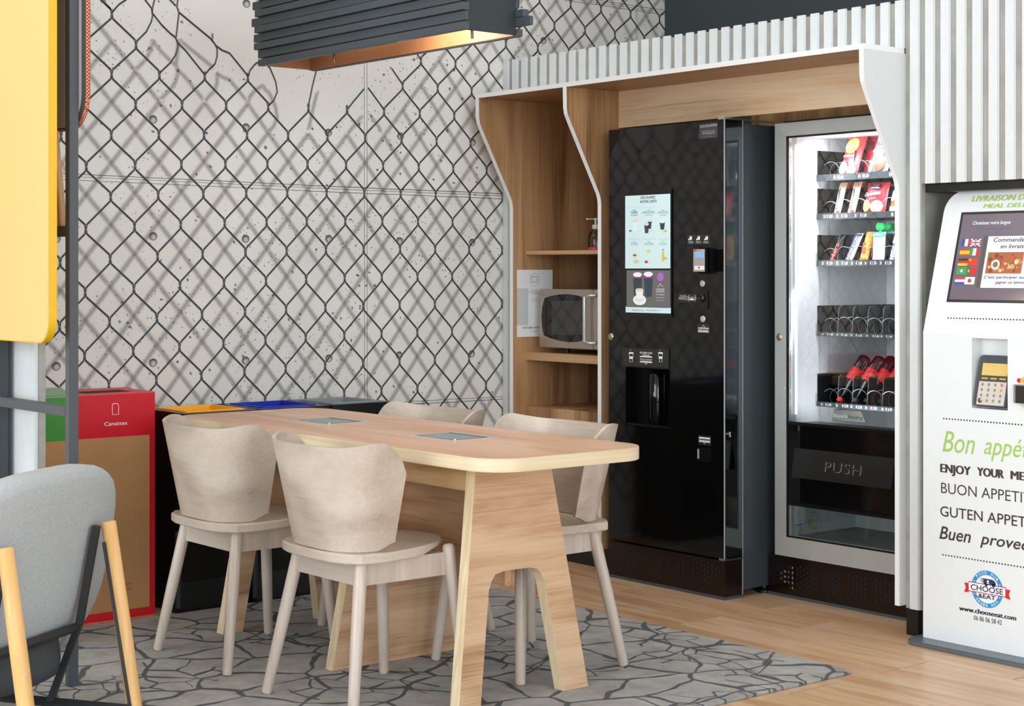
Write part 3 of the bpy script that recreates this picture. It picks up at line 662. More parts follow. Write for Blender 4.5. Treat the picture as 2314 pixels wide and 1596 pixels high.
# information sticker, payment terminal, coin slots
st = G().poly(px_rect(CF, 1580, 1622, 277, 314, .0006)).out('sticker', flat('453f45', .5), cm)
for t, x0, x1, y, h in (('Une assistance téléphonique', 1583, 1605, 285, 2), ('00 26 25 55 76', 1583, 1605, 289, 4), ('BREAK', 1607, 1621, 282, 2), ('EXPRESSO', 1606, 1621, 286, 3.5), ('Un problème technique ou une remarque', 1586, 1617, 298, 2), ('contactez notre service clients', 1588, 1615, 301, 2), ('nous rappellerons', 1587, 1616, 304, 2.4), ('votre code', 1590, 1612, 310, 1)):
    text_px(t, CF, (x0, y), (x1, y), h, flat('d8d4d8', .5), st, e=0.0012)
ic = G().poly(px_rect(CF, 1553, 1605, 530, 553, .0005)).out('payment_label', flat('2a2727', .4), cm)
g = G()
for x in (1560, 1578, 1596): g.poly(px_rect(CF, x - 1, x + 4, 534, 542, .001)); g.poly(px_rect(CF, x - 4, x - .5, 539, 543, .001))
g.out('pictogram', inkw, ic)
for i, x in enumerate((1556, 1573, 1590)): text_px(('INSÉREZ', 'PRÉSENTEZ', 'SUIVEZ')[i], CF, (x, 547), (x + 11, 547), 2, inkw, ic, e=.001); text_px(('CARTE', 'CARTE', 'ÉCRAN')[i], CF, (x, 550), (x + 11, 550), 2, inkw, ic, e=.001)
ib = G().poly(px_rect(CF, 1553, 1566, 556, 604, .0005)).out('card_logos', flat('2a2727', .4), cm)
g = G(); g.poly(px_rect(CF, 1555, 1564, 573, 579, .001)); g.poly(px_rect(CF, 1555, 1564, 584, 591, .001)); g.poly(px_rect(CF, 1555, 1564, 593, 601, .001)); a, b = CF.uv(1559, 565)
g.poly(disc(CF, a, b, .006, .007, .001)); g.out('logo', inkw, ib)
G().poly(px_rect(CF, 1557, 1560, 595, 599, .0014)).out('logo', flat('d8332a'), ib); G().poly(px_rect(CF, 1556, 1563, 586, 588, .0014)).out('logo', flat('3a6cb4'), ib)
ta1 = CF.uv(1566, 600)[0]; ta0 = CF.uv(1611, 600)[0]
term = bx('payment_terminal', 4.640, 4.690, CF.pt(CF.uv(1600, 600)[0], 0).y - .004, CF.pt(ta1, 0).y, cz(1585, 619), cz(1585, 560), blackp, cm, bevel=0.004)
TP = Plane((4.640, 5.108, 0), (-1, 0, 0), (0, -1, 0))
def trect(x0, x1, y0, y1, m, e, n='terminal_face'): return G().poly(px_rect(TP, x0, x1, y0, y1, e)).out(n, m, term)
trect(1567, 1593, 563, 614, flat('a9a29b', .4), .0006); trect(1571, 1592, 569, 583, flat('8db6ec', .3, .6), .0012, 'terminal_display'); trect(1570, 1592, 601, 610, inkw, .0012); trect(1568, 1574, 564, 568, flat('d8332a'), .0012); trect(1585, 1591, 564, 568, flat('d8c23a'), .0012); trect(1578, 1582, 603, 607, flat('d8332a'), .0016)
for px, py in ((1588, 641), (1589, 721)):
    a, b = CF.uv(px, py); G().lathe([(.0125, 0), (.0125, .003), (.010, .0045), (0, .0045)], CF.pt(a, b), 20, Matrix.Rotation(-PI/2, 3, 'Y')).out('button', mat('button_beige', 'd5c2ae', .3, metal=.3), cm, smooth=True)
sl = G().box(4.686, 4.690, CF.pt(CF.uv(1601, 680)[0], 0).y, CF.pt(CF.uv(1577, 680)[0], 0).y, cz(1589, 699), cz(1589, 656)).out('coin_slot', mat('slot_black', '131212', .25), cm, bevel=.001)
G().lathe([(.014, 0), (.016, .006), (.010, .010), (.006, .004), (0, .004)], CF.pt(*CF.uv(1588, 674), .004), 18, Matrix.Rotation(-PI/2, 3, 'Y')).out('coin_inlet', blackm, sl, smooth=True)
cl = G().poly(px_rect(CF, 1533, 1575, 664, 683, .0005)).out('coin_label', flat('2a2727', .4), cm)
g = G()
for i, x in enumerate((1536, 1539.5, 1543.5, 1548, 1553)):
    a, b = CF.uv(x, 674); r = .004 + .0006*i; g.strip([CF.pt(a + r*.8*math.cos(q*PI/6), b + r*math.sin(q*PI/6), .001) for q in range(13)], .0011, (-1,0,0))
for x in (1556.5, 1570.5): g.poly(px_rect(CF, x, x + .8, 667, 681, .001))
g.strip([CF.pt(*CF.uv(px, py), .001) for px, py in ((1571,671),(1574,674.5),(1571,678))], .0012, (-1,0,0)); g.poly(px_rect(CF, 1558.5, 1568.5, 675, 678.5, .001)); g.out('pictogram', inkw, cl)
text_px('PIÈCES ACCEPTÉES', CF, (1537, 669.5), (1551, 669.5), 2, inkw, cl, e=.001); text_px('INSÉREZ', CF, (1559, 673.5), (1568, 673.5), 2.3, inkw, cl, e=.001)
rl = G().poly(px_rect(CF, 1576, 1604, 733, 752, .0005)).out('refund_label', flat('2a2727', .4), cm)
g = G()
for y in (741.3, 749.5): g.poly(px_rect(CF, 1578, 1602, y, y + 1, .001))
g.strip([CF.pt(*CF.uv(px, py), .001) for px, py in ((1587.5,741),(1587.5,737.5),(1590,735.5),(1592.5,737.5),(1592.5,741))], .0014, (-1,0,0)); g.out('pictogram', inkw, rl); text_px('REMBOURSEMENT', CF, (1578, 747.7), (1602, 747.7), 3.4, inkw, rl, e=.001, offset=.012)
ml = G().poly(px_rect(CF, 1578, 1607, 986, 1005, .0005)).out('change_label', flat('242323', .4), cm)
g = G()
for y in (990, 997.5): g.poly(px_rect(CF, 1580, 1605, y, y + 1, .001))
g.strip([CF.pt(*CF.uv(px, py), .001) for px, py in ((1590,999),(1590,1001),(1592.5,1003.5),(1595,1001),(1595,999))], .0012, (-1,0,0)); g.out('pictogram', inkw, ml); text_px('RETOUR MONNAIE', CF, (1580, 996.3), (1605, 996.3), 3.4, inkw, ml, e=.001, offset=.01)
cr = G().box(4.684, 4.690, CF.pt(CF.uv(1607, 1030)[0], 0).y, CF.pt(CF.uv(1578, 1030)[0], 0).y, cz(1592, 1045), cz(1592, 1012)).out('change_flap', blackp, cm, bevel=.002)
bx('flap_edge', 4.680, 4.684, CF.pt(CF.uv(1582, 1030)[0], 0).y, CF.pt(CF.uv(1580, 1030)[0], 0).y, cz(1592, 1038), cz(1592, 1016), alu, cr)
# key left in the side lock
G().tube([(4.705, yR, .632), (4.705, yR - .010, .632)], .006, 10).tube([(4.705, yR - .010, .640), (4.705, yR - .012, .620)], .004, 8).out('side_lock', chrome, cm, smooth=True)
begin(None)

# ================================================================== SNACK VENDING MACHINE
vm = begin(thing('snack_vending_machine', 'snack vending machine with silver door frame and lit glass front', 'vending machine', (5.2, 4.04, 0)))
XV = 4.90; VL, VR = 4.394, 3.682
VP = Plane((XV, VL, 0), (-1, 0, 0), (0, -1, 0))
def vz(px, py, X=XV): return onX(px, py, X).z
def vy(px, X=XV): return onX(px, 700, X).y
z0, z1 = vz(1751.5, 1253), vz(1751.5, 280)
fw = 0.062
iy1, iy0 = VL - fw, VR + fw; iz0, iz1 = z0 + 0.075, z1 - 0.052
zg = vz(1779, 955); zp0 = vz(1779, 1137)            # bottom of the product window, top of the lower window
# mitred frame: four bars
def bar(pts): return [(XV, y, z) for y, z in pts]
def mitre(o4, i4):
    g = G(); v = [(XV, *p) for p in (o4[0], o4[1])] + [(XV - 0.006, *p) for p in (i4[1], i4[0])]
    vb = [(XV + 0.05, *p) for p in (o4[0], o4[1], i4[1], i4[0])]
    return g.add(v + vb, [(0,1,2,3), (7,6,5,4), (0,4,5,1), (1,5,6,2), (2,6,7,3), (3,7,4,0)])
O = [(VL, z0), (VL, z1), (VR, z1), (VR, z0)]; I = [(iy1, iz0), (iy1, iz1), (iy0, iz1), (iy0, iz0)]
fr = None
for i in range(4):
    j = (i + 1) % 4; mitre((O[i], O[j]), (I[i], I[j])).out('door_bar', alu, vm)
G().box(XV - .004, XV + .004, iy1 - .006, iy1, iz0, iz1).box(XV - .004, XV + .004, iy0, iy1, iz1 - .007, iz1).box(XV - .004, XV + .004, iy0, iy1, iz0, iz0 + .006).out('gasket', blackm, vm)
g = G().plate([iy0, iy1 - .006], [iz0 + .006, zp0, zg, iz1 - .007], {(0, 0), (0, 2)}, XV, XV + 0.03); dpan = g.out('flap_panel', black, vm)
bx('flap_lip', XV - .012, XV + .0, iy0, iy1 - .006, zg - .006, zg + .006, blackp, dpan, bevel=.003); bx('flap_lip', XV - .010, XV, iy0, iy1 - .006, zp0 - .006, zp0 + .008, blackp, dpan, bevel=.003)
vg = glass('pane_glass', (0.97, 0.985, 0.98), 1.0)
bx('glass_pane', XV + .010, XV + .014, iy0, iy1 - .006, zg, iz1 - .007, vg, vm); bx('glass_pane', XV + .010, XV + .014, iy0, iy1 - .006, iz0 + .006, zp0, vg, vm)
# push flap, slightly proud, hinged at the top
fa0, fb1 = VP.uv(1796, 1012); fa1, _ = VP.uv(2024, 1030); fb0 = VP.uv(1796, 1078)[1]
fy1, fy0 = VL - fa0, VL - fa1
pf = G().add([(XV - .003, fy1, fb1), (XV - .003, fy0, fb1), (XV - .020, fy0 + .004, fb0), (XV - .020, fy1 + .002, fb0), (XV, fy1, fb1), (XV, fy0, fb1), (XV, fy0 + .004, fb0), (XV, fy1 + .002, fb0)],
    [(0,1,2,3), (4,7,6,5), (0,4,5,1), (1,5,6,2), (2,6,7,3), (3,7,4,0)]).out('push_flap', mat('flap_black', '1a1918', .3, var=.02), vm, bevel=.0015)
FPn = Plane((XV - .003, fy1, fb1), (-(fb1 - fb0), 0, -.017 * 1.0), (0, -1, 0))
FPn = Plane((XV - .003, fy1, fb1), Vector((-(fb1 - fb0), 0, .017)), (0, -1, 0))
text_px('PUSH', FPn, (1862, 1065), (1944, 1076), 24, mat('flap_letter', '2a2928', .2, var=0), pf, 'raised_lettering', e=.0022, space=1.1)
text_px('PUSH', FPn, (1863.2, 1066), (1945.2, 1077), 24, flat('8a8f92', .3), pf, 'letter_edge', e=.0012, space=1.1)
lock(VP, 1762, 762, vm)
# carcass: white lined box
g = G(); XI = 5.50
g.box(XV + .05, XI + .03, VL - .004, VL, 0.03, z1); g.box(XV + .05, XI + .03, VR, VR + .004, 0.03, z1); g.box(XV + .05, XI + .03, VR, VL, z1 - .003, z1 + .012); g.box(XI + .026, XI + .03, VR, VL, .03, z1)
g.out('casing', blackm, vm)
wl = mat('cabinet_lining', 'e3e5ea', 0.5, var=0.01)
g = G(); g.box(XV + .05, XI, iy1 - .003, iy1, zp0 + .01, iz1); g.box(XV + .05, XI, iy0, iy0 + .003, zp0 + .01, iz1); g.box(XI - .003, XI, iy0, iy1, zp0 + .01, iz1); g.box(XV + .05, XI, iy0, iy1, iz1, iz1 + .003)
g.out('lining', wl, vm)
g = G(); g.box(XV + .05, XI, iy1 - .003, iy1, iz0, zp0); g.box(XI - .2, XI - .197, iy0, iy1, iz0, zp0); g.box(XV + .05, XI, iy0, iy0 + .003, iz0, zp0); g.out('lower_lining', mat('zinc_lining', 'cfdad9', .4, metal=.2), vm)
bx('lower_floor', XV + .05, XI, iy0, iy1, iz0 - .004, iz0, mat('tray_grey', '4a4f52', .4), vm)
bx('chute', XV + .06, XV + .16, iy0 + .003, iy1 - .003, zg - .10, zg - .004, blackm, vm)
LP = Plane((0, iy1 - .003, 0), (0, -1, 0), (1, 0, 0))
for i, (x, y, rx, ry, c) in enumerate(((1805, 1186, 7, 3, '2c9fd8'), (1829, 1183, 2.2, 8, 'e0b020'), (1837, 1194, 3, 2.5, 'e0a020'), (1844, 1194, 2.5, 2.5, 'b0903a'), (1804, 1162, 1.3, 1.5, '50585a'), (1835, 1158, 1.3, 1.5, '50585a'), (1840, 1158, 1.3, 1.5, '50585a'), (1855, 1168, 1.3, 1.5, '50585a'), (1807, 1176, 1.2, 1.4, '50585a'), (1817, 1185, 1.2, 1.4, '50585a'), (1855, 1192, 1.3, 1.5, '50585a'), (1804, 1211, 1.3, 1.5, '50585a'), (1835, 1208, 1.3, 1.5, '50585a'))):
    a, b = LP.uv(x, y); a1 = LP.uv(x + rx, y)[0]; b1 = LP.uv(x, y - ry)[1]
    G().poly(disc(LP, a, b, a1 - a, b1 - b, .0008, 12) if i > 1 else px_rect(LP, x - rx, x + rx, y - ry, y + ry, .0008)).out('sticker' if i < 4 else 'screw_hole', flat(c), vm)
# slotted uprights on the lining
g = G()
for py in range(300, 940, 5): g.poly(px_rect(LP, 1871, 1875.5, py, py + 1.3, .0006))
for py in range(345, 940, 4): g.poly(px_rect(LP, 1851, 1852.6, py, py + 2, .0006))
g.out('slot_strip', flat('8d9097'), vm, kind='stuff')
# lamps inside the cabinet, and one added fill at the bottom
lm = flat('f6f8ff', .5, 1.2)
bx('lamp_strip', XV + .035, XV + .045, iy1 - .012, iy1 - .008, zg + .03, iz1 - .03, lm, vm)
def inlight(loc, tgt, sx, sy, e):
    l = area('cabinet_lamp_and_fill', loc, tgt, sx, sy, e, (0.93, 0.96, 1.0)); return l
inlight((XV + .07, 4.02, iz1 - .02), (XV + .30, 4.02, iz1 - .7), .5, .05, 3.2); inlight((XV + .04, iy1 - .02, 1.25), (5.2, 3.95, 1.2), .04, .9, 1.7)
inlight((XV + .04, iy0 + .02, 1.25), (5.2, 4.1, 1.1), .04, .9, 3.2)
inlight((XV + .15, 4.0, zg + .02), (XV + .40, 4.1, zg + .5), .5, .04, 1.1)  # unseen fill added to brighten the lower trays
# plinth with punched vents
bx('plinth', XV + .022, XV + .06, VR, VL + .05, 0.012, z0 - .004, mat('base_brown_black', '170a09', 0.22), vm); bx('plinth_trim', XV + .015, XV + .062, VR, VL + .05, 0, .011, mat('trim_grey', '4a4f52', 0.4), vm)
VB = Plane((XV + .022, VL, 0), (-1, 0, 0), (0, -1, 0))
vents(VB, [(1757, 1791, 1300, [2,2,3,3,5,4]), (1802, 1838, 1303, [4,5,4,5,4,5]), (1862, 1898, 1314, [4,5,4,5,4,5]), (1918, 1956, 1324, [5,4,5,4,5]), (1980, 2030, 1334, [5,4,5,4,5,4])], 0.0062, flat('1a1b1c', .5), vm)
vents(VB, [(1757, 1791, 1300, [2,2,3,3,5])], 0.0045, flat('9aa2a4', .5), vm, 'lit_vent_holes')
# maker's plate
mpn = Plane((XV + .09, iy1, 0), (-1, 0, .25), (0, -1, 0))
P4 = [mpn.pt(*mpn.uv(*q)) for q in ((1876, 950), (1956, 955), (1945, 930), (1886, 926))]
plate_o = G().add(P4 + [p + Vector((.006, 0, 0)) for p in P4], [(0,1,2,3), (7,6,5,4), (0,4,5,1), (1,5,6,2), (2,6,7,3), (3,7,4,0)]).out('maker_plate', mat('plate_taupe', '9a968e', .5), vm)
text_px('Bianchi', mpn, (1883, 943), (1914, 946), 9, inkw, plate_o, e=.0008); text_px('Vending', mpn, (1915, 946), (1949, 949), 9, inkk, plate_o, e=.0008)

XT = 5.07; TPn = Plane((XT, iy1, 0), (-1, 0, 0), (0, -1, 0))
dv = mat('divider_smoke', '2a2d31', .25, var=.02); stripm = mat('price_strip', '3a3f45', .4, var=.02)
TY1, TY0 = iy1 - .004, iy0 + .004
trays = []
for (yt, yb, ytop, bounds, prices) in (
    (395, 408, 340, [1858, 1923, 1990, 2060], [('13', 1884, ''), ('€1.60', 1892, ''), ('14', 1940, ''), ('€1.60', 1949, ''), ('15', 2010, '')]),
    (482.5, 494.5, 426, [1858, 1888, 1921, 1990, 2060], [('21', 1861, ''), ('€ 1.80', 1868, ''), ('22', 1890, ''), ('€ 1.80', 1901, ''), ('24', 1931, ''), ('€ 1.50', 1944, ''), ('26', 2014, '')]),
    (588, 600, 531, [1858, 1888, 1921, 1955, 1989, 2024, 2060], [('31', 1857, ''), ('€ 1.70', 1868, ''), ('32', 1890, ''), ('€ 1.80', 1902, ''), ('33', 1923, ''), ('€ 1.80', 1934, ''), ('34', 1954, ''), ('€ 1.70', 1966, ''), ('35', 1988, ''), ('€ 1.70', 2000, ''), ('36', 2022, '')]),
    (750.5, 757.5, 691, [1858, 1888, 1921, 1955, 1989, 2024, 2060], [('41', 1857, ''), ('€ 1.60', 1869, ''), ('42', 1890, ''), ('€ 1.60', 1901, ''), ('43', 1922, ''), ('€ 1.60', 1934, ''), ('44', 1957, ''), ('€ 1.60', 1972, ''), ('45', 1990, ''), ('€ 1.60', 2002, ''), ('46', 2027, '')]),
    (908, 917, 846, [1858, 1888, 1921, 1955, 1989, 2024, 2060], [('51', 1855, ''), ('€ 2.70', 1865, ''), ('52', 1889, ''), ('€ 2.70', 1903, ''), ('53', 1922, ''), ('€ 2.70', 1934, ''), ('54', 1955, ''), ('€ 2.70', 1967, ''), ('55', 1992, ''), ('€ 2.70', 2001, ''), ('56', 2026, '')])):
    zt = vz(1858, yt, XT); zb = vz(1858, yb + 2, XT); zd = vz(1858, ytop, XT)
    tr = G().box(XT, XI - .01, TY0, TY1, zb + .004, zb + .008).box(XT, XI - .01, TY1 - .003, TY1, zb + .008, zd).box(XI - .014, XI - .011, TY0, TY1, zb + .008, zd).out('tray', blackm, vm)
    ps = bx('price_strip', XT - .004, XT, TY0, TY1, zb, zt, stripm, tr)
    SPn = Plane((XT - .004, iy1, 0), (-1, 0, 0), (0, -1, 0))
    g = G(); h = (zt - zb) * .5
    for t, x, _ in prices:
        a, _b = SPn.uv(x, (yt + yb)/2); lettering(g, t, SPn, a, zb + (zt - zb)*.25, .0095 if len(t) == 2 else .030, h, offset=.02)
    g.out('price_lettering', inkw, ps)
    bx('bracket', XT - .010, XT + .02, TY1, TY1 + .004, zb, zb + .05, alu, tr)
    ylist = [vy(x, XT) for x in bounds]
    zc = zb + .010
    for i, y in enumerate(ylist[:-1]):
        if y < TY0 + .01: break
        if i > 0:
            hh = zd - zc; poly = [(XT + .012, zc), (XT + .020, zc + hh*.9), (XT + .030, zd), (XI - .02, zd), (XI - .02, zc)]
            d = G().prism(poly, 'Y', y - .0012, y + .0012).out('divider', dv, tr)
            G().tube([(XT + .012, y, zc), (XT + .020, y, zc + hh*.9), (XT + .030, y, zd), (XT + .06, y, zd)], .0010, 5).out('divider_rim', mat('rim_grey', '7d8287', .3), d)
        # coil
        y2 = max(ylist[i+1], TY0); n = 2 if abs(y - y2) > .1 else 1
        for q in range(n):
            yc = y + (y2 - y) * (q + .5) / n; r = min(abs(y - y2) / n / 2 - .004, .038)
            if yc - r < TY0: continue
            pts = [(XT + .002 + .045*t/14.0, yc + r*math.cos(2*PI*t/14.0 + .6), zc + r + .002 + r*math.sin(2*PI*t/14.0 + .6)) for t in range(0, 46)]
            G().tube(pts, .0012, 5).out('coil', mat('coil_steel', '9a9da1', .3, metal=.8), tr, smooth=True)
    trays.append((zc, zd))
begin(None)

# ------------------------------------------------------------------ snacks
def bag(name, label, px0, px1, z0, h, X, lean, col, group='snack packets in the vending machine', top=None, thick=.035, shear=0.0, cat='snack packet'):
    """pillow packet standing on a tray, leaning back; front faces -X. Returns (object, plane of its front)"""
    y1, y0 = vy(px0, X), vy(px1, X); w = y1 - y0; t = begin(thing(name, label, cat, (X, (y0 + y1)/2, z0), 0, group))
    nu, nv = 10, 14; vs = []; fs = []
    for side in (-1, 1):
        for j in range(nv + 1):
            v = j / nv
            for i in range(nu + 1):
                u = i / nu; bul = (max(0, 1 - (2*u - 1)**4) ** .5) * (max(0, 1 - abs(2*v - 1)**3.0) ** .7)
                wob = .0025 * math.sin(9*u + 4*v + len(label)) * bul
                wid = 1 - .05 * math.sin(PI*v)
                x = X + .03 + lean*v + side * (thick/2 * bul) + wob; y = y1 - w*(.5 + (u - .5)*wid) + shear*v
                vs.append((x, y, z0 + h*v + .0006))
    n1 = (nu+1)*(nv+1)
    for s in (0, 1):
        for j in range(nv):
            for i in range(nu):
                a = s*n1 + j*(nu+1) + i; fs.append((a, a+1, a+nu+2, a+nu+1))
    o = mk('packet', vs, fs, col, t, smooth=True, angle=80)
    pl = Plane((X + .03, y1, z0), Vector((-h, 0, lean)), (0, -1, 0)); pl.w = w; pl.h = h * math.hypot(1, lean/h); pl.bulge = thick/2 + .0015; pl.sh = -shear
    return t, o, pl
def bulged(pl, u, v): # height of the packet surface over its mid plane
    return (max(0, 1 - (2*u - 1)**4) ** .5) * (max(0, 1 - abs(2*v - 1)**3.0) ** .7) * (pl.bulge - .0015) + .0032
def patch(pl, u0, u1, v0, v1, m, parent, name='print', ell=False, lift=0.0, n=8):
    vs = []; fs = []
    if ell:
        cu, cv, ru, rv = (u0+u1)/2, (v0+v1)/2, (u1-u0)/2, (v1-v0)/2; N = 20
        vs = [(cu, cv)] + [(cu + ru*q*math.cos(2*PI*k/N), cv + rv*q*math.sin(2*PI*k/N)) for q in (.5, 1) for k in range(N)]
        fs = [(0, 1+k, 1+(k+1) % N) for k in range(N)] + [(1+k, 1+N+k, 1+N+(k+1) % N, 1+(k+1) % N) for k in range(N)]
    else:
        vs = [(u0 + (u1-u0)*i/n, v0 + (v1-v0)*j/n) for j in range(n+1) for i in range(n+1)]
        fs = [(j*(n+1)+i, j*(n+1)+i+1, (j+1)*(n+1)+i+1, (j+1)*(n+1)+i) for j in range(n) for i in range(n)]
    return mk(name, [pl.pt(u*pl.w + pl.sh*v, v*pl.h, bulged(pl, u, v) + lift) for u, v in vs], fs, m, parent, smooth=True)
def bagtext(pl, t, u0, u1, v0, v1, m, parent, lift=.0022, shear=0.0, vert=False, tilt=0.0, offset=.006):
    """text filling the box u0..u1, v0..v1 of a packet face; vert = reading upwards"""
    g = G(); vs, fs = textmesh(t, shear, offset); x0 = min(v.x for v in vs); x1 = max(v.x for v in vs); out = []
    for p in vs:
        x, y = (p.x-x0)/(x1-x0), p.y/.729
        if vert: u, v = u1 - y*(u1-u0), v0 + x*(v1-v0)
        else: u, v = u0 + x*(u1-u0), v0 + y*(v1-v0) + tilt*x
        out.append(pl.pt(u*pl.w + pl.sh*v, v*pl.h, bulged(pl, min(1, max(0, u)), min(1, max(0, v))) + lift))
    g.add(out, fs); return g.out('lettering', m, parent)
(zA, _), (zBb, _), (zC, _), (zD, _), (zE, _) = trays
red = mat('packet_red', 'd8323c', .3, var=.05); grey = mat('packet_grey', '6d7280', .3, var=.06); org = mat('packet_orange', 'e2603a', .3, var=.05); crm = flat('f0c97a', .4)
XF = XT - .018
badge = flat('f0c04a', .4)
t, o, pl = bag('chip_bag', 'red crisp packet with yellow badge at the left of the top tray', 1882, 1924, zA, .172, XF, .06, red, shear=-.012)
patch(pl, .14, .84, .50, .86, badge, o, ell=True); bagtext(pl, "Lay's", .20, .78, .62, .76, inkw, o, shear=.2, tilt=.05, lift=.003); bagtext(pl, 'NATURE', .2, .75, .42, .47, inkw, o); patch(pl, .04, .5, .06, .32, crm, o, ell=True); patch(pl, .5, .95, .04, .24, flat('efdcae', .4), o, ell=True)
t, o, pl = bag('chip_bag', 'red snack packet peeking out between two crisp packets', 1930, 1966, zA, .180, XT + .05, .05, mat('packet_crimson', 'c8303f', .3, var=.06), shear=-.012)
patch(pl, .2, .7, .55, .75, flat('7a2a2a', .4), o); bagtext(pl, 'XTRA', .1, .8, .84, .89, inkw, o)
t, o, pl = bag('chip_bag', 'grey crisp packet with yellow badge on the top tray', 1948, 1992, zA, .188, XF, .06, grey, shear=-.02)
patch(pl, .15, .9, .62, .97, flat('f2d9a0', .4), o, ell=True); bagtext(pl, "Lay's", .22, .85, .73, .87, flat('d8323c', .4), o, shear=.2, tilt=.05, lift=.003); bagtext(pl, 'Saveur', .2, .6, .53, .57, inkw, o); bagtext(pl, 'Barbecue', .12, .75, .45, .51, inkw, o, shear=.2)
patch(pl, .3, .9, .08, .38, flat('a4513c', .4), o, ell=True); patch(pl, .02, .3, .05, .32, crm, o, ell=True)
t, o, pl = bag('chip_bag', 'orange-red crisp packet at the right end of the top tray', 2001, 2044, zA, .15, XF, .05, org, shear=-.02)
patch(pl, .2, .9, .1, .45, flat('f2e4d8', .4), o, ell=True)
# second tray
barw = mat('packet_white', 'eae4df', .3, var=.03)
for i, (a, b, l) in enumerate(((1871, 1886, 'white chocolate bar at the left of the second tray'), (1902, 1919, 'white chocolate bar beside the small red biscuit packet'))):
    t, o, pl = bag('chocolate_bar', l, a, b, zBb, .13, XF, .03, barw, shear=-.014, thick=.018, cat='chocolate bar')
    bagtext(pl, 'bueno', .25, .70, .20, .70, inkk, o, vert=True, shear=.15); patch(pl, .05, .95, .84, .98, flat('b89068', .4), o); patch(pl, .5, .95, .03, .16, flat('d8433c', .4), o)
for i, (a, b, l) in enumerate(((1888, 1901, 'red wrapped bar standing behind the left white bar'), (1921, 1934, 'red and beige bar behind the second white bar'))):
    bag('chocolate_bar', l, a, b, zBb, .135, XT + .03, .03, mat('packet_red2', 'c9402f', .35, var=.08, scale=60), thick=.018, cat='chocolate bar')
t, o, pl = bag('biscuit_packet', 'red biscuit packet with a navy badge on the second tray', 1938, 1988, zBb, .125, XF, .03, red, shear=-.004)
patch(pl, .25, .7, .76, .92, flat('1f2a52', .4), o); bagtext(pl, 'Les Chefs', .36, .66, .87, .90, inkw, o, lift=.003); bagtext(pl, 'Cuisine', .33, .68, .79, .84, inkw, o, lift=.003); bagtext(pl, 'Galettes', .08, .80, .54, .66, inkw, o, shear=.2, tilt=.06); patch(pl, .02, .4, .1, .45, flat('e8b070', .4), o, ell=True); patch(pl, .4, .95, .06, .42, flat('ecd6a0', .4), o, ell=True)
t, o, pl = bag('biscuit_packet', 'orange and white crisp packet at the right end of the second tray', 1996, 2040, zBb, .14, XF, .03, org, shear=-.02)
patch(pl, .1, .9, .35, .62, flat('f2e6de', .4), o); patch(pl, .1, .9, .06, .2, flat('f2e6de', .4), o)
# third tray
t, o, pl = bag('chocolate_bar', 'dark chocolate bar with red script, first on the third tray', 1862, 1876, zC, .105, XF, .02, mat('packet_black', '1d1a1c', .3), shear=-.034, thick=.016, cat='chocolate bar')
bagtext(pl, 'Mars', .15, .85, .10, .72, flat('e04a42', .4), o, vert=True, shear=.2, offset=.012)
t, o, pl = bag('chocolate_bar', 'white chocolate bar with blue letters on the third tray', 1896, 1912, zC, .115, XF, .02, barw, shear=-.045, thick=.016, cat='chocolate bar')
bagtext(pl, 'SNICKERS', .15, .80, .10, .86, flat('24409a', .4), o, vert=True, offset=.012); patch(pl, .0, 1.0, .02, .08, flat('c8303c', .4), o, lift=.001); patch(pl, .05, .95, .89, .98, flat('24306a', .4), o)
t, o, pl = bag('chocolate_bar', 'orange and yellow sweet packet on the third tray', 1930, 1948, zC, .12, XF, .02, mat('packet_yellow', 'e0b050', .3, var=.25, scale=70), shear=-.02, thick=.02, cat='sweet packet')
patch(pl, .2, .7, .3, .5, flat('c8502a', .4), o); patch(pl, .05, .95, .02, .16, flat('e0882e', .4), o); patch(pl, .1, .5, .55, .65, flat('c8402a', .4), o)
for i, (dx, l) in enumerate(((0, 'front fruit pouch with green cap on the third tray'), (.055, 'second fruit pouch with green cap behind the front one'), (.11, 'rear fruit pouch with green cap, farthest back'))):
    t, o, pl = bag('fruit_pouch', l, 1959 + dx*330, 1986 + dx*330, zC, .118, XF + dx, .012, mat('pouch_white', 'eef0ee', .35, var=.02), thick=.03, group='fruit pouches in the vending machine', cat='fruit pouch')
    yc = (pl.p.y + pl.p.y - pl.w)/2; xx = pl.p.x + .014; zt = zC + .118
    G().lathe([(.006, zt - .004), (.006, zt + .006), (.012, zt + .007), (.0165, zt + .016), (.0165, zt + .026), (.012, zt + .035), (0, zt + .035)], (xx, yc, 0), 16).out('cap', mat('cap_green', '1fbf62', .4), t, smooth=True)
    patch(pl, .02, .98, .84, .98, flat('16a4d8', .4), o)
    if i == 0:
        bagtext(pl, 'RECYCLEABLE!', .08, .92, .88, .94, inkw, o, lift=.003); bagtext(pl, 'ANDROS', .18, .82, .66, .71, flat('c8303c', .4), o); bagtext(pl, 'BIO', .25, .75, .46, .58, flat('4f9a5a', .4), o, lift=.003); patch(pl, .02, .14, .2, .8, flat('e05a3c', .4), o)
t, o, pl = bag('chocolate_bar', 'purple and white bar leaning right of the fruit pouch', 1996, 2014, zC, .135, XF, .02, mat('packet_violet', '7b74d2', .3, var=.04), shear=-.028, thick=.018, cat='chocolate bar')
bagtext(pl, 'Milka', .2, .75, .08, .46, inkw, o, vert=True, shear=.2); patch(pl, .0, 1.0, .55, .95, flat('dfeae0', .4), o, lift=.001); bagtext(pl, 'Tassilo', .25, .75, .57, .92, flat('3f8f53', .4), o, vert=True, lift=.003)
t, o, pl = bag('chocolate_bar', 'red bar at the right edge of the third tray', 2027, 2042, zC, .07, XF, .02, red, shear=-.01, thick=.016, cat='chocolate bar')
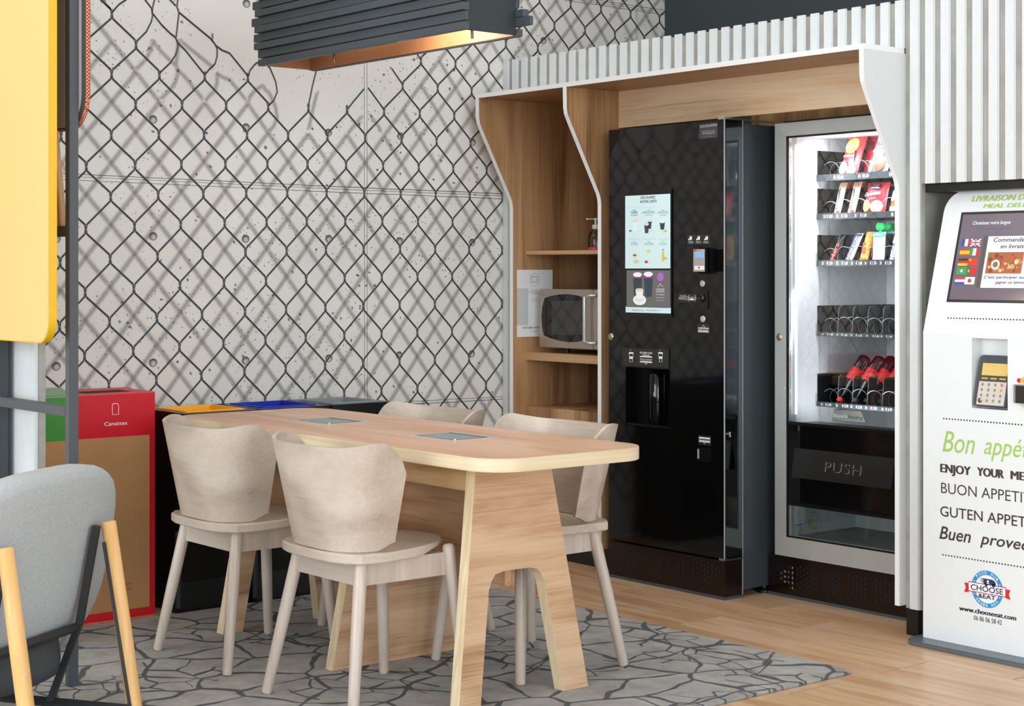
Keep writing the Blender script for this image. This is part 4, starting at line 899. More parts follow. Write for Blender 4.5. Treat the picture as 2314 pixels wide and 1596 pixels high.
# bottles stored upside down, caps forward
cola = mat('cola_dark', '1c0d0f', .12, var=.0); clear = glass('bottle_clear', (.50, .52, .53), 2.0, .02)
def bottle(label, px, X, z, capcol, full):
    y = vy(px, X); t = begin(thing('drink_bottle', label, 'bottle', (X, y, z), 0, 'drink bottles in the vending machine'))
    ax = Vector((.40, -.24, .72)).normalized(); M = ax.to_track_quat('Z', 'Y').to_matrix(); c = Vector((X, y, z))
    b = G().lathe([(.010, .016), (.011, .03), (.015, .05), (.026, .085), (.0275, .10), (.0265, .125), (.0275, .15), (.027, .185), (.024, .198), (.012, .206), (0, .204)], c, 20, M).out('bottle_body', cola if full else clear, t, smooth=True, angle=70)
    G().lathe([(0, 0), (.0135, 0), (.0135, .016), (.0, .016)], c, 18, M).out('cap', capcol, t, smooth=True)
    if not full: G().lathe([(.0085, .02), (.0135, .05), (.0235, .085), (.025, .10), (.0255, .146), (0, .146)], c, 16, M).out('drink', cola, t, smooth=True, angle=70)
    lab = G().lathe([(.0282, .095), (.0280, .100), (.0280, .140), (.0282, .145)], c, 20, M); lab.f = [f for f in lab.f if len(f) == 4]; lab.out('label_band', mat('label_red', 'e01e2a', .4, var=.06, scale=60), t, smooth=True)
bottle('cola bottle with a red cap, leftmost on the bottom tray', 1896, XT + .02, zE + .012, mat('cap_red', 'e01e2a', .4), False)
bottle('cola bottle with a dark cap, second on the bottom tray', 1930, XT + .02, zE + .012, mat('cap_dark', '3a3d42', .4), False)
bottle('full dark cola bottle, third on the bottom tray', 1957, XT + .05, zE + .012, mat('cap_dark', '3a3d42', .4), True)
bottle('full dark cola bottle at the right end of the bottom tray', 1990, XT + .06, zE + .012, mat('cap_dark', '3a3d42', .4), True)
begin(None)

# ================================================================== MICROWAVE, BOTTLE, NOTICE
XM = 4.815; mz0 = 0.893
my1 = onX(1218, 700, XM).y; my0 = my1 - 0.455
mzb, mzt = onX(1218, 784, XM).z, onX(1218, 653, XM).z
mw = begin(thing('microwave_oven', 'stainless microwave oven on the lower cabinet shelf', 'microwave', (XM + .17, (my0 + my1)/2, mz0)))
bx('body', XM + .012, XM + .34, my0 + .004, my1 - .004, mzb + .004, mzt - .002, steel, mw, bevel=.004)
MP = Plane((XM, my1, 0), (-1, 0, 0), (0, -1, 0))
dr = bx('door', XM, XM + .014, my0 + .10, my1, mzb, mzt, steel, mw, bevel=.003)
bx('control_panel', XM, XM + .014, my0, my0 + .0985, mzb, mzt, steel, mw, bevel=.003)
def mpt(px, py, e=.0008): return MP.pt(*MP.uv(px, py), e)
wpts = [(1231,674),(1245,669),(1265,665.5),(1285,665),(1305,668),(1317,671.5),(1317,770),(1305,773),(1285,773.5),(1262,770),(1243,764),(1229,758),(1225,740),(1224,715),(1226,692)]
G().poly([mpt(*q) for q in wpts]).out('door_window', mat('oven_glass', '1b1b1b', .05, var=0), dr)
ip = [(1247,680),(1316,680),(1316,757),(1247,757)]
G().poly([mpt(*q, .0014) for q in ip]).out('inner_screen', mat('oven_screen', '3b3936', .08, var=0), dr)
ha = mpt(1330, 668, 0); hb = mpt(1330, 775, 0)
G().tube([(XM, ha.y - .045, ha.z), (XM - .018, ha.y - .03, ha.z), (XM - .024, ha.y, ha.z - .006), (XM - .024, hb.y, hb.z + .006), (XM - .018, hb.y - .03, hb.z), (XM, hb.y - .045, hb.z)], .008, 10).out('handle', mat('handle_silver', 'c9cbca', .25, metal=.6), dr, smooth=True)
text_px('SIGNATURE', MP, (1221.5, 667), (1232, 667), 2, flat('4a6a9a'), dr); G().strip([MP.pt(MP.uv(1227, 660)[0] + .004*math.cos(k*PI/6), MP.uv(1227, 660)[1] + .006*math.sin(k*PI/6), .0008) for k in range(12)], .001, (-1,0,0)).out('logo', inkgrey, dr)
for yy in (my1 - .12, my0 + .06):
    for xx in (XM + .06, XM + .28): G().lathe([(.012, mz0), (.014, mzb + .005)], (xx, yy, 0), 12).out('foot', blackm, mw, smooth=True)
begin(None)
sy = onX(1346, 540, 4.93).y; sz = 1.3402
sb = begin(thing('hand_gel_bottle', 'clear pump bottle of hand gel on the upper cabinet shelf', 'bottle', (4.93, sy, sz)))
G().lathe([(0, sz), (.031, sz), (.033, sz + .006), (.033, sz + .055), (.026, sz + .078), (.012, sz + .09), (.012, sz + .098)], (4.93, sy, 0), 24).out('bottle_body', glass('gel_clear', (.9, .9, .92), 1.2), sb, smooth=True)
lb = G().lathe([(.0333, sz + .003), (.0333, sz + .014)], (4.93, sy, 0), 24); lb.f = [f for f in lb.f if len(f) == 4]; lb.out('label_band', mat('gel_pink', 'd8405a', .4), sb, smooth=True)
G().lathe([(0, sz + .094), (.015, sz + .094), (.015, sz + .112), (.005, sz + .114), (.005, sz + .132), (.012, sz + .133), (.012, sz + .141), (0, sz + .142)], (4.93, sy, 0), 18).box(4.88, 4.93, sy - .005, sy + .005, sz + .133, sz + .140).out('pump', mat('pump_white', 'dfe3e3', .4), sb, smooth=True)
begin(None)
NP = Plane((4.7355, 5.755, 0), (0, -1, 0), (1, 0, 0))
no = begin(thing('notice_sheet', 'white A4 notice about the microwave on the oak cabinet side', 'notice', (4.84, 5.754, .96)))
G().box(4.735, 4.940, 5.7525, 5.7548, .960, 1.257).out('sheet', paper, no)
N2 = Plane((4.735, 5.7525, 0), (0, -1, 0), (1, 0, 0))
g = G(); a, b = N2.uv(1208.5, 632); r = .028
g.strip([N2.pt(a + r*math.cos(k*PI/12), b + r*1.0*math.sin(k*PI/12), .0005) for k in range(25)], .0012, (0,-1,0))
g.strip([N2.pt(a + q[0], b + q[1], .0005) for q in ((-.018,.013),(.018,.013),(.018,-.013),(-.018,-.013),(-.018,.013))], .0022, (0,-1,0)); g.strip([N2.pt(a + q[0], b + q[1], .0005) for q in ((-.013,.008),(.006,.008),(.006,-.008),(-.013,-.008),(-.013,.008))], .001, (0,-1,0))
for dz in (.007, 0, -.007): g.poly(disc(N2, a + .0125, b + dz, .002, .002, .0005, 8))
g.out('pictogram', inkgrey, no)
for t, x0, x1, y, h in (('VOUS POUVEZ', 1200, 1216, 657, 2), ('RÉCHAUFFER VOS REPAS', 1194, 1222, 661, 2.2), ('OU VOS BIBERONS', 1197, 1219, 665, 1.6), ('MERCI DE', 1201, 1215, 676, 1.5), ('LAISSER CET ESPACE PROPRE', 1199, 1223, 681, 1.5)): text_px(t, N2, (x0, y), (x1, y), h, inkgrey, no)
text_px('VITE ET BIEN CHAUD', N2, (1180, 743), (1218, 744), 4, inkk, no, offset=.01); text_px('Flying meal', N2, (1200, 750), (1222, 750), 3.5, flat('7f9a5a'), no, shear=.2)
G().poly([N2.pt(*N2.uv(*q), .0006) for q in ((1168, 652), (1193, 652), (1193, 735), (1168, 735))]).out('photo_print', flat('cfd3d3', .3), no)
begin(None)

# ================================================================== TABLE
TX0, TX1, TY0, TY1 = 2.85, 3.458, 3.565, 5.405
tb = begin(thing('dining_table', 'long oak table with rounded corners and A-shaped panel legs', 'table', ((TX0+TX1)/2, (TY0+TY1)/2, 0.010)))
pol = rrect(TX0, TX1, TY0, TY1, .115, 10)
b1, b2, b3, b4 = (3.128, 4.13), (3.128, 4.13), 0, 0
boxes = []
for (cxp, cyp) in (((927 + 1115)/2, 986), ((660 + 828)/2, 951)):
    c = onZ(cxp, cyp, .74); boxes.append((c.x - .088, c.x + .088, c.y - .118, c.y + .118))
top = G()
# table top with two rectangular cut-outs: grid in the middle, rounded ends outside
pol_t = G().prism(pol, 'Z', .7005, .7385); pol_t.out('table_top', edgeW, tb, bevel=.0015)
G().poly([(x, y, .7388) for x, y in rrect(TX0 + .0015, TX1 - .0015, TY0 + .0015, TY1 - .0015, .1135, 10)]).out('top_veneer', tableW, tb)
for (x0, x1, y0, y1) in boxes:
    f = G().box(x0, x1, y0, y0 + .016, .7385, .7405).box(x0, x1, y1 - .016, y1, .7385, .7405).box(x0, x0 + .016, y0 + .016, y1 - .016, .7385, .7405).box(x1 - .016, x1, y0 + .016, y1 - .016, .7385, .7405).out('cable_box_frame', alu, tb)
    bx('cable_box_well', x0 + .016, x1 - .016, y0 + .016, y1 - .016, .7386, .7392, mat('well_black', '080808', .5), f)
    G().add([(x0 + .016, y0 + .016, .7412), (x1 - .040, y0 + .016, .7412), (x1 - .040, y1 - .030, .7412), (x0 + .016, y1 - .030, .7412)], [(0,1,2,3)]).out('cable_box_lid', mat('lid_grey', '9fa3a0', .35, metal=.4), f)
    G().lathe([(0, .7405), (.005, .7405), (.005, .745), (0, .745)], (x0 + .02, y0 + .012, 0), 10).out('lid_knob', chrome, f, smooth=True)
def trestle(yb, lean, arch, name, th=.042, topz=.700):
    """A-shaped panel: outline in X, leaning so its foot stands at yb"""
    zt = topz; xl0, xr0, xl1, xr1 = 2.885, 3.372, 2.985, 3.262
    def XL(z): return xl0 + (xl1 - xl0) * z / zt
    def XR(z): return xr0 + (xr1 - xr0) * z / zt
    if arch:
        lw = .078; za = .385; r = .05
        iL = lambda z: XL(z) + lw; iR = lambda z: XR(z) - lw*1.25
        arc = [(iL(0), .011), (iL(za - r), za - r), (iL(za) + r*.1, za - r*.45), (iL(za) + r*.4, za - r*.12), (iL(za) + r, za), (iR(za) - r, za), (iR(za) - r*.4, za - r*.12), (iR(za) - r*.1, za - r*.45), (iR(za - r), za - r), (iR(0), .011)]
        out = [(XL(0), .011)] + arc + [(XR(0), .011), (XR(zt), zt), (XL(zt), zt)]
    else: out = [(XL(0) + .0, .011), (XR(0), .011), (XR(zt), zt), (XL(zt), zt)]
    n = len(out); Y = lambda z: yb + lean * z / zt
    face = [(x, Y(z), z) for x, z in out]; back = [(x, Y(z) + th, z) for x, z in out]
    p = G().add(face + back, [tuple(range(n)), tuple(range(2*n-1, n-1, -1))]).out(name, panelX, tb)
    e = G().add(face + back, [(i, (i+1) % n, n + (i+1) % n, n + i) for i in range(n)]).out('edge_band', edgeZ, p)
    return p
trestle(3.762, .05, True, 'trestle'); trestle(4.405, -.05, False, 'centre_panel'); trestle(5.085, -.05, True, 'trestle')
bx('rail', 2.99, 3.012, 3.845, 5.05, .615, .6995, wood('rail_oak', ['b9925f', 'd1ad7b', 'e0c394'], 'Y', .45, along=1.5, across=14), tb); bx('rail', 3.235, 3.257, 3.845, 5.05, .615, .6995, MATS['rail_oak'], tb)
bx('spine_board', 3.11, 3.132, 3.835, 5.06, .33, .6995, panelY, tb)
begin(None)

# ================================================================== DINING CHAIRS
def make_chair(label):
    t = thing('dining_chair', label, 'chair', (0, 0, 0), 0, 'curved-back beech chairs at the table'); begin(None)
    # seat: shield-shaped plate, wide at the back
    half = [(-.206, 0), (-.205, .06), (-.200, .115), (-.184, .168), (-.155, .203), (-.09, .214), (0, .203), (.07, .180), (.14, .150), (.195, .105), (.225, .055), (.235, 0)]
    out = half + [(x, -y) for x, y in half[-2:0:-1]]
    n = len(out); vs = []; zb, zt = .438, .466
    ins = [(x*.93 + .003, y*.93) for x, y in out]
    def dish(x, y): return -.007 * max(0, 1 - (x/.22)**2 - (y/.2)**2)
    cut = lambda x, z: z + (.014 if x > .10 else 0)
    vs = [(x*.985, y*.985, cut(x, zb)) for x, y in out] + [(x, y, cut(x, zb) + .004) for x, y in out] + [(x, y, zt - .004) for x, y in out] + [(x*.985, y*.985, zt) for x, y in out] + [(x, y, zt + dish(x, y)) for x, y in ins] + [(x*.5, y*.5, zt + dish(x*.5, y*.5)) for x, y in out] + [(0, 0, zt - .007)]
    fs = [tuple(range(n))[::-1]]
    for r in range(5): fs += [(r*n+i, r*n+(i+1) % n, (r+1)*n+(i+1) % n, (r+1)*n+i) for i in range(n)]
    fs += [(5*n+i, 5*n+(i+1) % n, 6*n) for i in range(n)]
    mk('seat', vs, fs, chairW, t, smooth=True, angle=35)
    # back: bent shell wrapping forward at both sides, ears rounded
    nu, nv = 84, 18; th = .010; vs = []; fs = []
    def P(u, v, off):
        a = abs(u); s = 1 if u >= 0 else -1
        ztop = .762 + .015 * max(0, min(1, (a - .30)/.45))**1.6
        if a > .80: ztop -= .092 * (1 - math.sqrt(max(0, 1 - ((a - .80)/.20)**2)))
        z0_ = .4665 + (.022 * ((a - .85)/.15)**2 if a > .85 else 0)
        z = z0_ + (ztop - z0_) * v; q = (z - .466) / .31
        w = .181 + .082*q - off; xr = -.190 - .045*q + off; xf = -.033 + .003*q
        ang = u * PI/2; c = max(0, math.cos(ang))**.62; sn = abs(math.sin(ang))**.66
        return (xf + (xr - xf)*c, s*w*sn, z)
    N = (nu+1)*(nv+1)
    for off in (0, th):
        for j in range(nv+1):
            for i in range(nu+1): vs.append(P(math.sin((i/nu - .5)*PI)*.5 + (-1 + 2*i/nu)*.5, j/nv, off))
    for k in (0, 1):
        for j in range(nv):
            for i in range(nu): a = k*N + j*(nu+1) + i; fs.append((a, a+1, a+nu+2, a+nu+1))
    ring = [i for i in range(nu+1)] + [(nu+1)*j + nu for j in range(1, nv+1)] + [(nu+1)*nv + i for i in range(nu-1, -1, -1)] + [(nu+1)*j for j in range(nv-1, 0, -1)]
    m = len(ring); fs += [(ring[i], ring[(i+1) % m], N + ring[(i+1) % m], N + ring[i]) for i in range(m)]
    mk('backrest', vs, fs, chairW, t, smooth=True, angle=50)
    for s in (1, -1):
        for (ft, tp, ztop) in (((-.203, .226), (-.130, .160), .437), ((.208, .212), (.168, .168), .462)):
            a = Vector((ft[0], s*ft[1], .010)); b = Vector((tp[0], s*tp[1], ztop)); d = b - a
            pts = [a, a + d*.004, a + d*.015, a + d*.5, a + d*.97, a + d*.99, b]; rr = [.010, .0135, .0155, .0185, .0185, .016, .009] if ft[0] > 0 else [.010, .0135, .0155, .0185, .019, .019, .019]
            G().tube(pts, rr, 16).out('leg', legW, t, smooth=True, angle=50)
    for s in (1, -1): G().add([(-.135, s*.150, .372), (.166, s*.156, .372), (.166, s*.166, .372), (-.135, s*.163, .372), (-.125, s*.150, .4375), (.155, s*.156, .4375), (.155, s*.166, .4375), (-.125, s*.163, .4375)], [(0,3,2,1),(4,5,6,7),(0,1,5,4),(1,2,6,5),(2,3,7,6),(3,0,4,7)]).out('apron', legW, t)
    bx('apron', -.140, -.118, -.152, .152, .372, .4375, wood('apron_beech', ['b7a89b', 'c4b5a8', 'cfc1b5'], 'Y', .35, along=1, across=24), t); bx('apron', .138, .158, -.155, .155, .372, .4375, MATS['apron_beech'], t)
    return t
ch = make_chair('beech chair on the window side of the table, nearest the camera')
spots = [((2.786, 4.072), 0.0, None), ((2.806, 4.788), 0.0, 'beech chair on the window side of the table, beside the red box'),
         ((3.430, 4.112), PI, 'beech chair on the machine side of the table, nearer the camera'), ((3.434, 4.785), PI, 'beech chair on the machine side of the table, farther back')]
for i, ((x, y), rz, lab) in enumerate(spots):
    o = ch if i == 0 else copy_tree(ch)
    o.location = (x, y, 0.0005); o.rotation_euler = (0, 0, rz)
    if lab: o['label'] = lab

# ================================================================== BINS along the mural
def bin_unit(x0, x1, liner, label):
    t = begin(thing('waste_bin', label, 'bin', ((x0+x1)/2, 5.63, 0), 0, 'black bins along the mural wall'))
    ya, yb, zt = 5.475, 5.815, .735
    g = G(); b0, b1 = x0 + .012, x1 - .012
    g.add([(b0 + .012, 5.545, .035), (b1 - .012, 5.545, .035), (b1 - .012, yb - .02, .035), (b0 + .012, yb - .02, .035), (b0, ya + .02, zt - .04), (b1, ya + .02, zt - .04), (b1, yb - .01, zt - .04), (b0, yb - .01, zt - .04)], [(0,3,2,1),(0,1,5,4),(1,2,6,5),(2,3,7,6),(3,0,4,7),(4,5,6,7)]); g.out('body', blackp, t, bevel=.006)
    bx('plinth', x0 + .01, x1 - .01, 5.535, yb - .015, 0, .12, blackm, t, bevel=.006)
    ix0, ix1, iy0, iy1 = x0 + .035, x1 - .035, ya + .045, yb - .045
    r = G()
    for (a, b, c, d) in ((x0, x1, ya, iy0), (x0, x1, iy1, yb), (x0, ix0, iy0, iy1), (ix1, x1, iy0, iy1)): r.box(a, b, c, d, zt - .042, zt)
    r.out('rim', blackp, t, bevel=.003)
    l = G()
    for (a, b, c, d) in ((ix0, ix1, iy0, iy0 + .014), (ix0, ix1, iy1 - .014, iy1), (ix0, ix0 + .014, iy0 + .014, iy1 - .014), (ix1 - .014, ix1, iy0 + .014, iy1 - .014)): l.box(a, b, c, d, zt - .038, zt + .004)
    l.box(ix0 + .014, ix1 - .014, iy0 + .014, iy1 - .014, zt - .038, zt - .030); l.out('liner', liner, t, bevel=.003)
    for s in (x0 + .02, x1 - .02): G().tube([(s, 5.548, .02), (s, 5.548, .30)], .014, 10).out('corner_post', mat('post_slate', '2a2e33', .35), t, smooth=True)
bin_unit(2.945, 3.262, mat('liner_yellow', 'f6b22c', .4), 'black bin with a yellow liner beside the red box')
bin_unit(3.267, 3.577, mat('liner_blue', '1d2fae', .35), 'black bin with a blue liner between the yellow and grey ones')
bin_unit(3.582, 3.872, mat('liner_grey', '8d9497', .35), 'black bin with a grey liner, nearest the white slatted wall')
begin(None)
# cardboard recycling boxes
def card_box(x0, x1, y0, col, topcol, label, name='recycling_box'):
    t = begin(thing(name, label, 'recycling box', ((x0+x1)/2, y0 + .12, 0), 0, 'cardboard recycling boxes'))
    y1 = y0 + .235; zt = .812; zs = .655
    bx('carton', x0, x1, y0, y1, 0, zt - .004, col, t)
    pn = Plane((x0, y0, 0), (0, -1, 0), (1, 0, 0)); w = x1 - x0
    G().poly(rect(pn, 0.0, w - .022, .03, zs, .0006)).out('kraft_face', kraft, t)
    sp = Plane((x0, y0, 0), (-1, 0, 0), (0, -1, 0)); G().poly([(x0 - .0006, y0 + .002, .03), (x0 - .0006, y1, .03), (x0 - .0006, y1, zs), (x0 - .0006, y0 + .002, zs)]).out('kraft_face', kraft, t)
    lid = G().box(x0, x1, y0, y0 + .05, zt - .004, zt).box(x0, x1, y1 - .05, y1, zt - .004, zt + .003).box(x0, x0 + .06, y0 + .05, y1 - .05, zt - .004, zt).box(x1 - .06, x1, y0 + .05, y1 - .05, zt - .004, zt).out('lid', topcol, t)
    bx('slot_lining', x0 + .06, x1 - .06, y0 + .05, y1 - .05, zt - .0035, zt - .0025, mat('slot_dark', '1a0f0c', .9), lid)
    return t, pn
t, pn = card_box(2.587, 2.897, 5.6, redcard, pinkcard, 'red-topped cardboard recycling box for cans, fully in view')
text_px('Canettes', pn, (235.5, 963), (287, 961.5), 9, inkw, t, offset=.005)
g = G(); g.strip([pn.pt(*pn.uv(x, y), .0008) for x, y in ((255, 912.5), (265, 912), (267.5, 916), (268, 936.5), (254, 937.5), (253.5, 917), (255, 912.5))], .0022, (0, -1, 0)); g.out('pictogram', inkw, t)
text_px('oyeux', pn, (274, 1324), (297, 1321), 8, inkred, t, e=.0014); text_px('cieurs', pn, (272, 1336), (298, 1333), 8, inkred, t, e=.0014)
t, pn = card_box(2.27, 2.580, 5.588, greencard, palegreen, 'green-topped cardboard recycling box left of the red one')
G().add([(2.40, 5.59, .813), (2.56, 5.60, .813), (2.60, 5.74, .832), (2.44, 5.74, .832)], [(0,1,2,3)]).out('raised_flap', palegreen, t)
begin(None)

# ================================================================== SLATTED PENDANT LAMP over the table
LX0, LX1, LY0, LY1, LZ = 3.075, 3.300, 3.975, 5.165, 1.97
lp = begin(thing('pendant_lamp', 'dark grey slatted box pendant lamp with warm glowing underside', 'lamp', ((LX0+LX1)/2, (LY0+LY1)/2, LZ)))
copper = mat('copper_inner', '9c7354', .4, metal=.2, var=.05)
g = G(); H = .29
g.box(LX0 + .012, LX0 + .018, LY0 + .035, LY1, LZ + .012, LZ + H); g.box(LX1 - .018, LX1 - .012, LY0 + .035, LY1, LZ + .002, LZ + H); g.box(LX0 + .018, LX1 - .018, LY1 - .006, LY1, LZ + .004, LZ + H); g.box(LX0 + .012, LX1 - .012, LY0 + .035, LY1, LZ + H, LZ + H + .01)
g.out('inner_box', copper, lp)
bx('end_plate', LX0 + .010, LX1 - .012, LY0 + .028, LY0 + .0345, LZ + .004, LZ + H + .008, mat('end_plate_dark', '2b3134', .5), lp)
n = 10; ph = (H) / n
for i in range(n):
    z = LZ + ph * i; rr = random.Random(i * 11 + 3)
    dep = [.010, .002, .014, .004, .018, .001, .012, .003, .016, .006][i]; eL = [-.010, .004, .012, .030, .002, .050, .010, .04, .0, .02][i]; eR = [.02, .08, .045, .012, .06, .02, .05, .01, .07, .03][i]
    hh = ph - (.0015 if i % 2 else .006)
    bx('slat', LX0 - dep, LX0 + .0118, LY0 + .004 * (i % 2), LY1 + eL, z, z + hh, lampgrey, lp, bevel=.0008)
    bx('slat', LX1 - .0118, LX1 + dep, LY0 - eR + .04, LY1 + eL*.5, z, z + hh, lampgrey, lp, bevel=.0008)
warm = (1.0, 0.80, 0.60)
sm = mat('strip_glow', 'ffe2c4', .5, var=0, emit=3.0)
bx('light_strip', LX1 - .075, LX1 - .055, LY0 + .10, LY1 - .10, LZ + .10, LZ + .112, sm, lp)
bx('light_strip', LX0 + .055, LX0 + .075, LY0 + .10, LY1 - .10, LZ + .10, LZ + .112, sm, lp)
for (px, py) in ((1038, 75), (744, 132)):
    q = onZ(px, py, LZ - .008); G().tube([(LX0 + .05, q.y, LZ - .02), (LX0 + .05, q.y, LZ + .09)], .005, 10).out('peg', mat('peg_brass', '6a5a48', .3, metal=.7), lp, smooth=True)
for yy in (LY0 + .2, LY1 - .2): G().tube([((LX0+LX1)/2, yy, LZ + H), ((LX0+LX1)/2, yy, 3.3)], .003, 6).out('cable', inkk, lp)
bpy.context.view_layer.update()
begin(None)
L = area('pendant_glow', (LX0 + .07, LY0 + .36, LZ + .11), (LX1, LY0 + .28, LZ + .02), .05, .4, 3.2, warm)

# ================================================================== METAL FRAME with yellow board and upholstered board
fy = 4.735; fx0, fx1 = 2.169, 2.198
mf = begin(thing('metal_frame', 'dark grey square-tube metal frame standing behind the lounge chair', 'frame', (2.17, 5.0, 0)))
bx('post', fx0, fx1, fy, fy + .030, 0.011, 2.75, metalgrey, mf, bevel=.0015)
py_ = onX(15, 900, 2.235).y; bx('post', 2.205, 2.240, py_, py_ + .12, 0.011, 2.75, mat('post_dark', '353b3f', .5), mf, bevel=.0015)
bx('post', fx0, fx1, 6.03 - .3, 5.76, 0.0, 2.75, metalgrey, mf, bevel=.0015)
for z in (.815, 1.355, 2.72): bx('crossbar', fx0, fx1, fy + .030, 5.73, z, z + .030, metalgrey, mf, bevel=.0015)
bx('bracket', 2.117, fx0, 4.9, 4.93, 1.30, 1.33, metalgrey, mf); bx('bracket', 2.117, fx0, 4.9, 4.93, 2.3, 2.33, metalgrey, mf)
begin(None)
yb_ = begin(thing('yellow_board', 'large rounded yellow board fixed to the metal frame at the left edge', 'board', (2.115, 5.2, 1.04)))
pol = rrect(4.705, 5.75, 1.036, 2.9, [.075, .02, .02, .02], 8)
G().prism(pol, 'X', 2.093, 2.117).out('board', yellow, yb_, bevel=.0015)
G().add([(2.0924, y, z) for y, z in rrect(4.709, 5.746, 1.040, 2.896, [.071, .02, .02, .02], 8)], [tuple(range(4 + 8*4))]).out('front_face', yellowface, yb_)
begin(None)
ub = begin(thing('upholstered_board', 'grey upholstered board with orange houndstooth piping behind the yellow board', 'board', (2.20, 5.2, 1.68)))
pol = rrect(4.712, 5.72, 1.683, 2.9, [.10, .03, .03, .03], 8)
G().prism(pol, 'X', 2.199, 2.211).out('board', mat('board_dark', '3a3a3a', .7), ub)
G().add([(2.1988, y, z) for y, z in rrect(4.716, 5.716, 1.687, 2.896, [.096, .03, .03, .03], 8)], [tuple(range(36))]).out('felt_face', mat('felt_grey', 'b5b5b0', .9), ub)
pth = [(2.2175, y, z) for y, z in rrect(4.716, 5.716, 1.687, 2.896, [.096, .03, .03, .03], 8)]
G().tube(pth, .0085, 10, closed=True).out('piping', hound, ub, smooth=True)
begin(None)
ts = begin(thing('tan_shade', 'tan tapered leather piece standing on the dark metal crossbar', 'panel', (2.17, 5.0, 1.3855)))
qa, qb = onX(147, 505, 2.184), onX(130, 330, 2.184)
G().prism([(qa.y, 1.3855), (qa.y + .34, 1.3855), (qb.y + .24, qb.z + .05), (qb.y + .008, qb.z + .05)], 'X', 2.172, 2.192).out('panel', tan, ts, bevel=.003)
begin(None)

# ================================================================== LOUNGE CHAIR, seen from behind
Pr, Pl_ = onZ(245, 1178, .555), onZ(12, 1238, .555)
wv = (Pr - Pl_); wv.z = 0; half = wv.length / 2; wv.normalize(); fv = Vector((-wv.y, wv.x, 0)); Cc = (Pr + Pl_)/2
lc = begin(thing('lounge_chair', 'grey upholstered lounge chair with oak legs in the left foreground', 'armchair', (Cc.x, Cc.y, 0)))
def lq(w, f, z): return Vector((Cc.x, Cc.y, 0)) + wv*w + fv*f + Vector((0, 0, z))
for s in (1, -1):
    a, b = lq(s*half, 0, .555), lq(s*(half + .004), -.085, .0108)
    d = b - a; G().tube([a, a + d*.006, a + d*.5, b], [.017, .0205, .0225, .0215], 18).out('rear_leg', legoak, lc, smooth=True, angle=50)
    def sbar(p, q, r=.010, m=metalgrey, n='strut'):
        # flat square bar
        return G().tube([p, q], r*1.35, 4).out(n, mat('bar_black', '2c2d2f', .4), lc)
    sbar(lq(s*(half - .028), .020, .545), lq(s*(half - .028), .075, .27)); sbar(lq(s*(half - .028), .075, .27), lq(s*(half - .028), .17, .045))
    sbar(lq(s*(half - .028), -.075, .045), lq(s*(half - .028), .56, .045), n='floor_rail'); sbar(lq(s*(half - .022), .0, .50), lq(s*(half - .016), -.080, .045), .005, n='leg_backing')
    sbar(lq(s*(half - .028), .54, .045), lq(s*(half - .028), .46, .36), n='front_strut')
G().tube([lq(half - .028, .080, .262), lq(-half + .028, .080, .262)], .0135, 4).out('crossbar', mat('bar_black', '2c2d2f', .4), lc)
# back shell: padded superellipse slab, reclined and curved
def pad(name, cw, wh, hh, th, place, m, nseg=40, nr=7, ex=2.6):
    vs = []; fs = []
    for side in (0, 1):
        for r in range(nr + 1):
            q = math.sin(r/nr*PI/2)
            for k in range(nseg):
                an = 2*PI*k/nseg; c, s = math.cos(an), math.sin(an); rad = (abs(c)**ex + abs(s)**ex)**(-1/ex)
                u, v = c*rad*q, s*rad*q; t_ = th*(max(0, 1 - (r/nr)**4))**.5
                vs.append(place(cw + u*wh, v*hh, t_ if side else -t_*.55))
    n = (nr+1)*nseg
    for side in (0, 1):
        for r in range(nr):
            for k in range(nseg): fs.append((side*n + r*nseg + k, side*n + r*nseg + (k+1) % nseg, side*n + (r+1)*nseg + (k+1) % nseg, side*n + (r+1)*nseg + k))
    o = mk(name, vs, fs, m, lc, smooth=True, angle=75); bm = bmesh.new(); bm.from_mesh(o.data); bmesh.ops.remove_doubles(bm, verts=bm.verts, dist=1e-5); bmesh.ops.recalc_face_normals(bm, faces=bm.faces); bm.to_mesh(o.data); bm.free(); return o
rec = math.radians(12)
def pb(w, v, t):
    f0 = .085 + .35*(w*w); low = max(0, -v - .05)
    return lq(w, f0 - v*math.sin(rec) + low*low*1.1 + t*math.cos(rec), .428 + v*math.cos(rec) + t*math.sin(rec))
bk = pad('backrest', .025, half + .195, .300, .065, pb, fabric, ex=3.0)
pts = [pb((half + .15)*math.sin(-1.2 + 2.4*k/24.0), .245 - .07*abs(math.sin(-1.2 + 2.4*k/24.0))**4, -.024) for k in range(25)]
G().tube(pts, .0022, 5).out('seam', mat('seam_grey', '8f9292', .9), bk, smooth=True)
def ps_(w, v, t): return lq(w, .36 + v, .335 + .06*v + t)
pad('seat_cushion', 0, half + .06, .27, .06, ps_, fabric)
def pu(w, v, t): return lq(w, .30 + v, .175 + t)
pad('seat_base', 0, half + .03, .22, .085, pu, fabricd)
begin(None)

# ================================================================== ORDER KIOSK
kx = 4.682; kyl, kyr = onX(2086, 1300, kx).y, onX(2086, 1300, kx).y - .56
zb_ = onX(2090, 752, kx).z; tq = onY(2141, 445, kyl); zt_, xt_ = tq.z + .02, tq.x
ki = begin(thing('order_kiosk', 'white meal-ordering kiosk with tilted touch screen at the right edge', 'kiosk', (4.78, (kyl+kyr)/2, 0)))
bp_ = onZ(2066, 1448, 0.02)
G().prism([(x, y) for x, y in rrect(kx - .075, kx + .30, kyr - .03, kyl + .035, [.06, .06, .06, .06], 8)], 'Z', 0, .016).out('base_plate', mat('kiosk_base', '5c666b', .35, var=.04), ki, bevel=.004)
KP = Plane((kx, kyl, 0), (-1, 0, 0), (0, -1, 0))
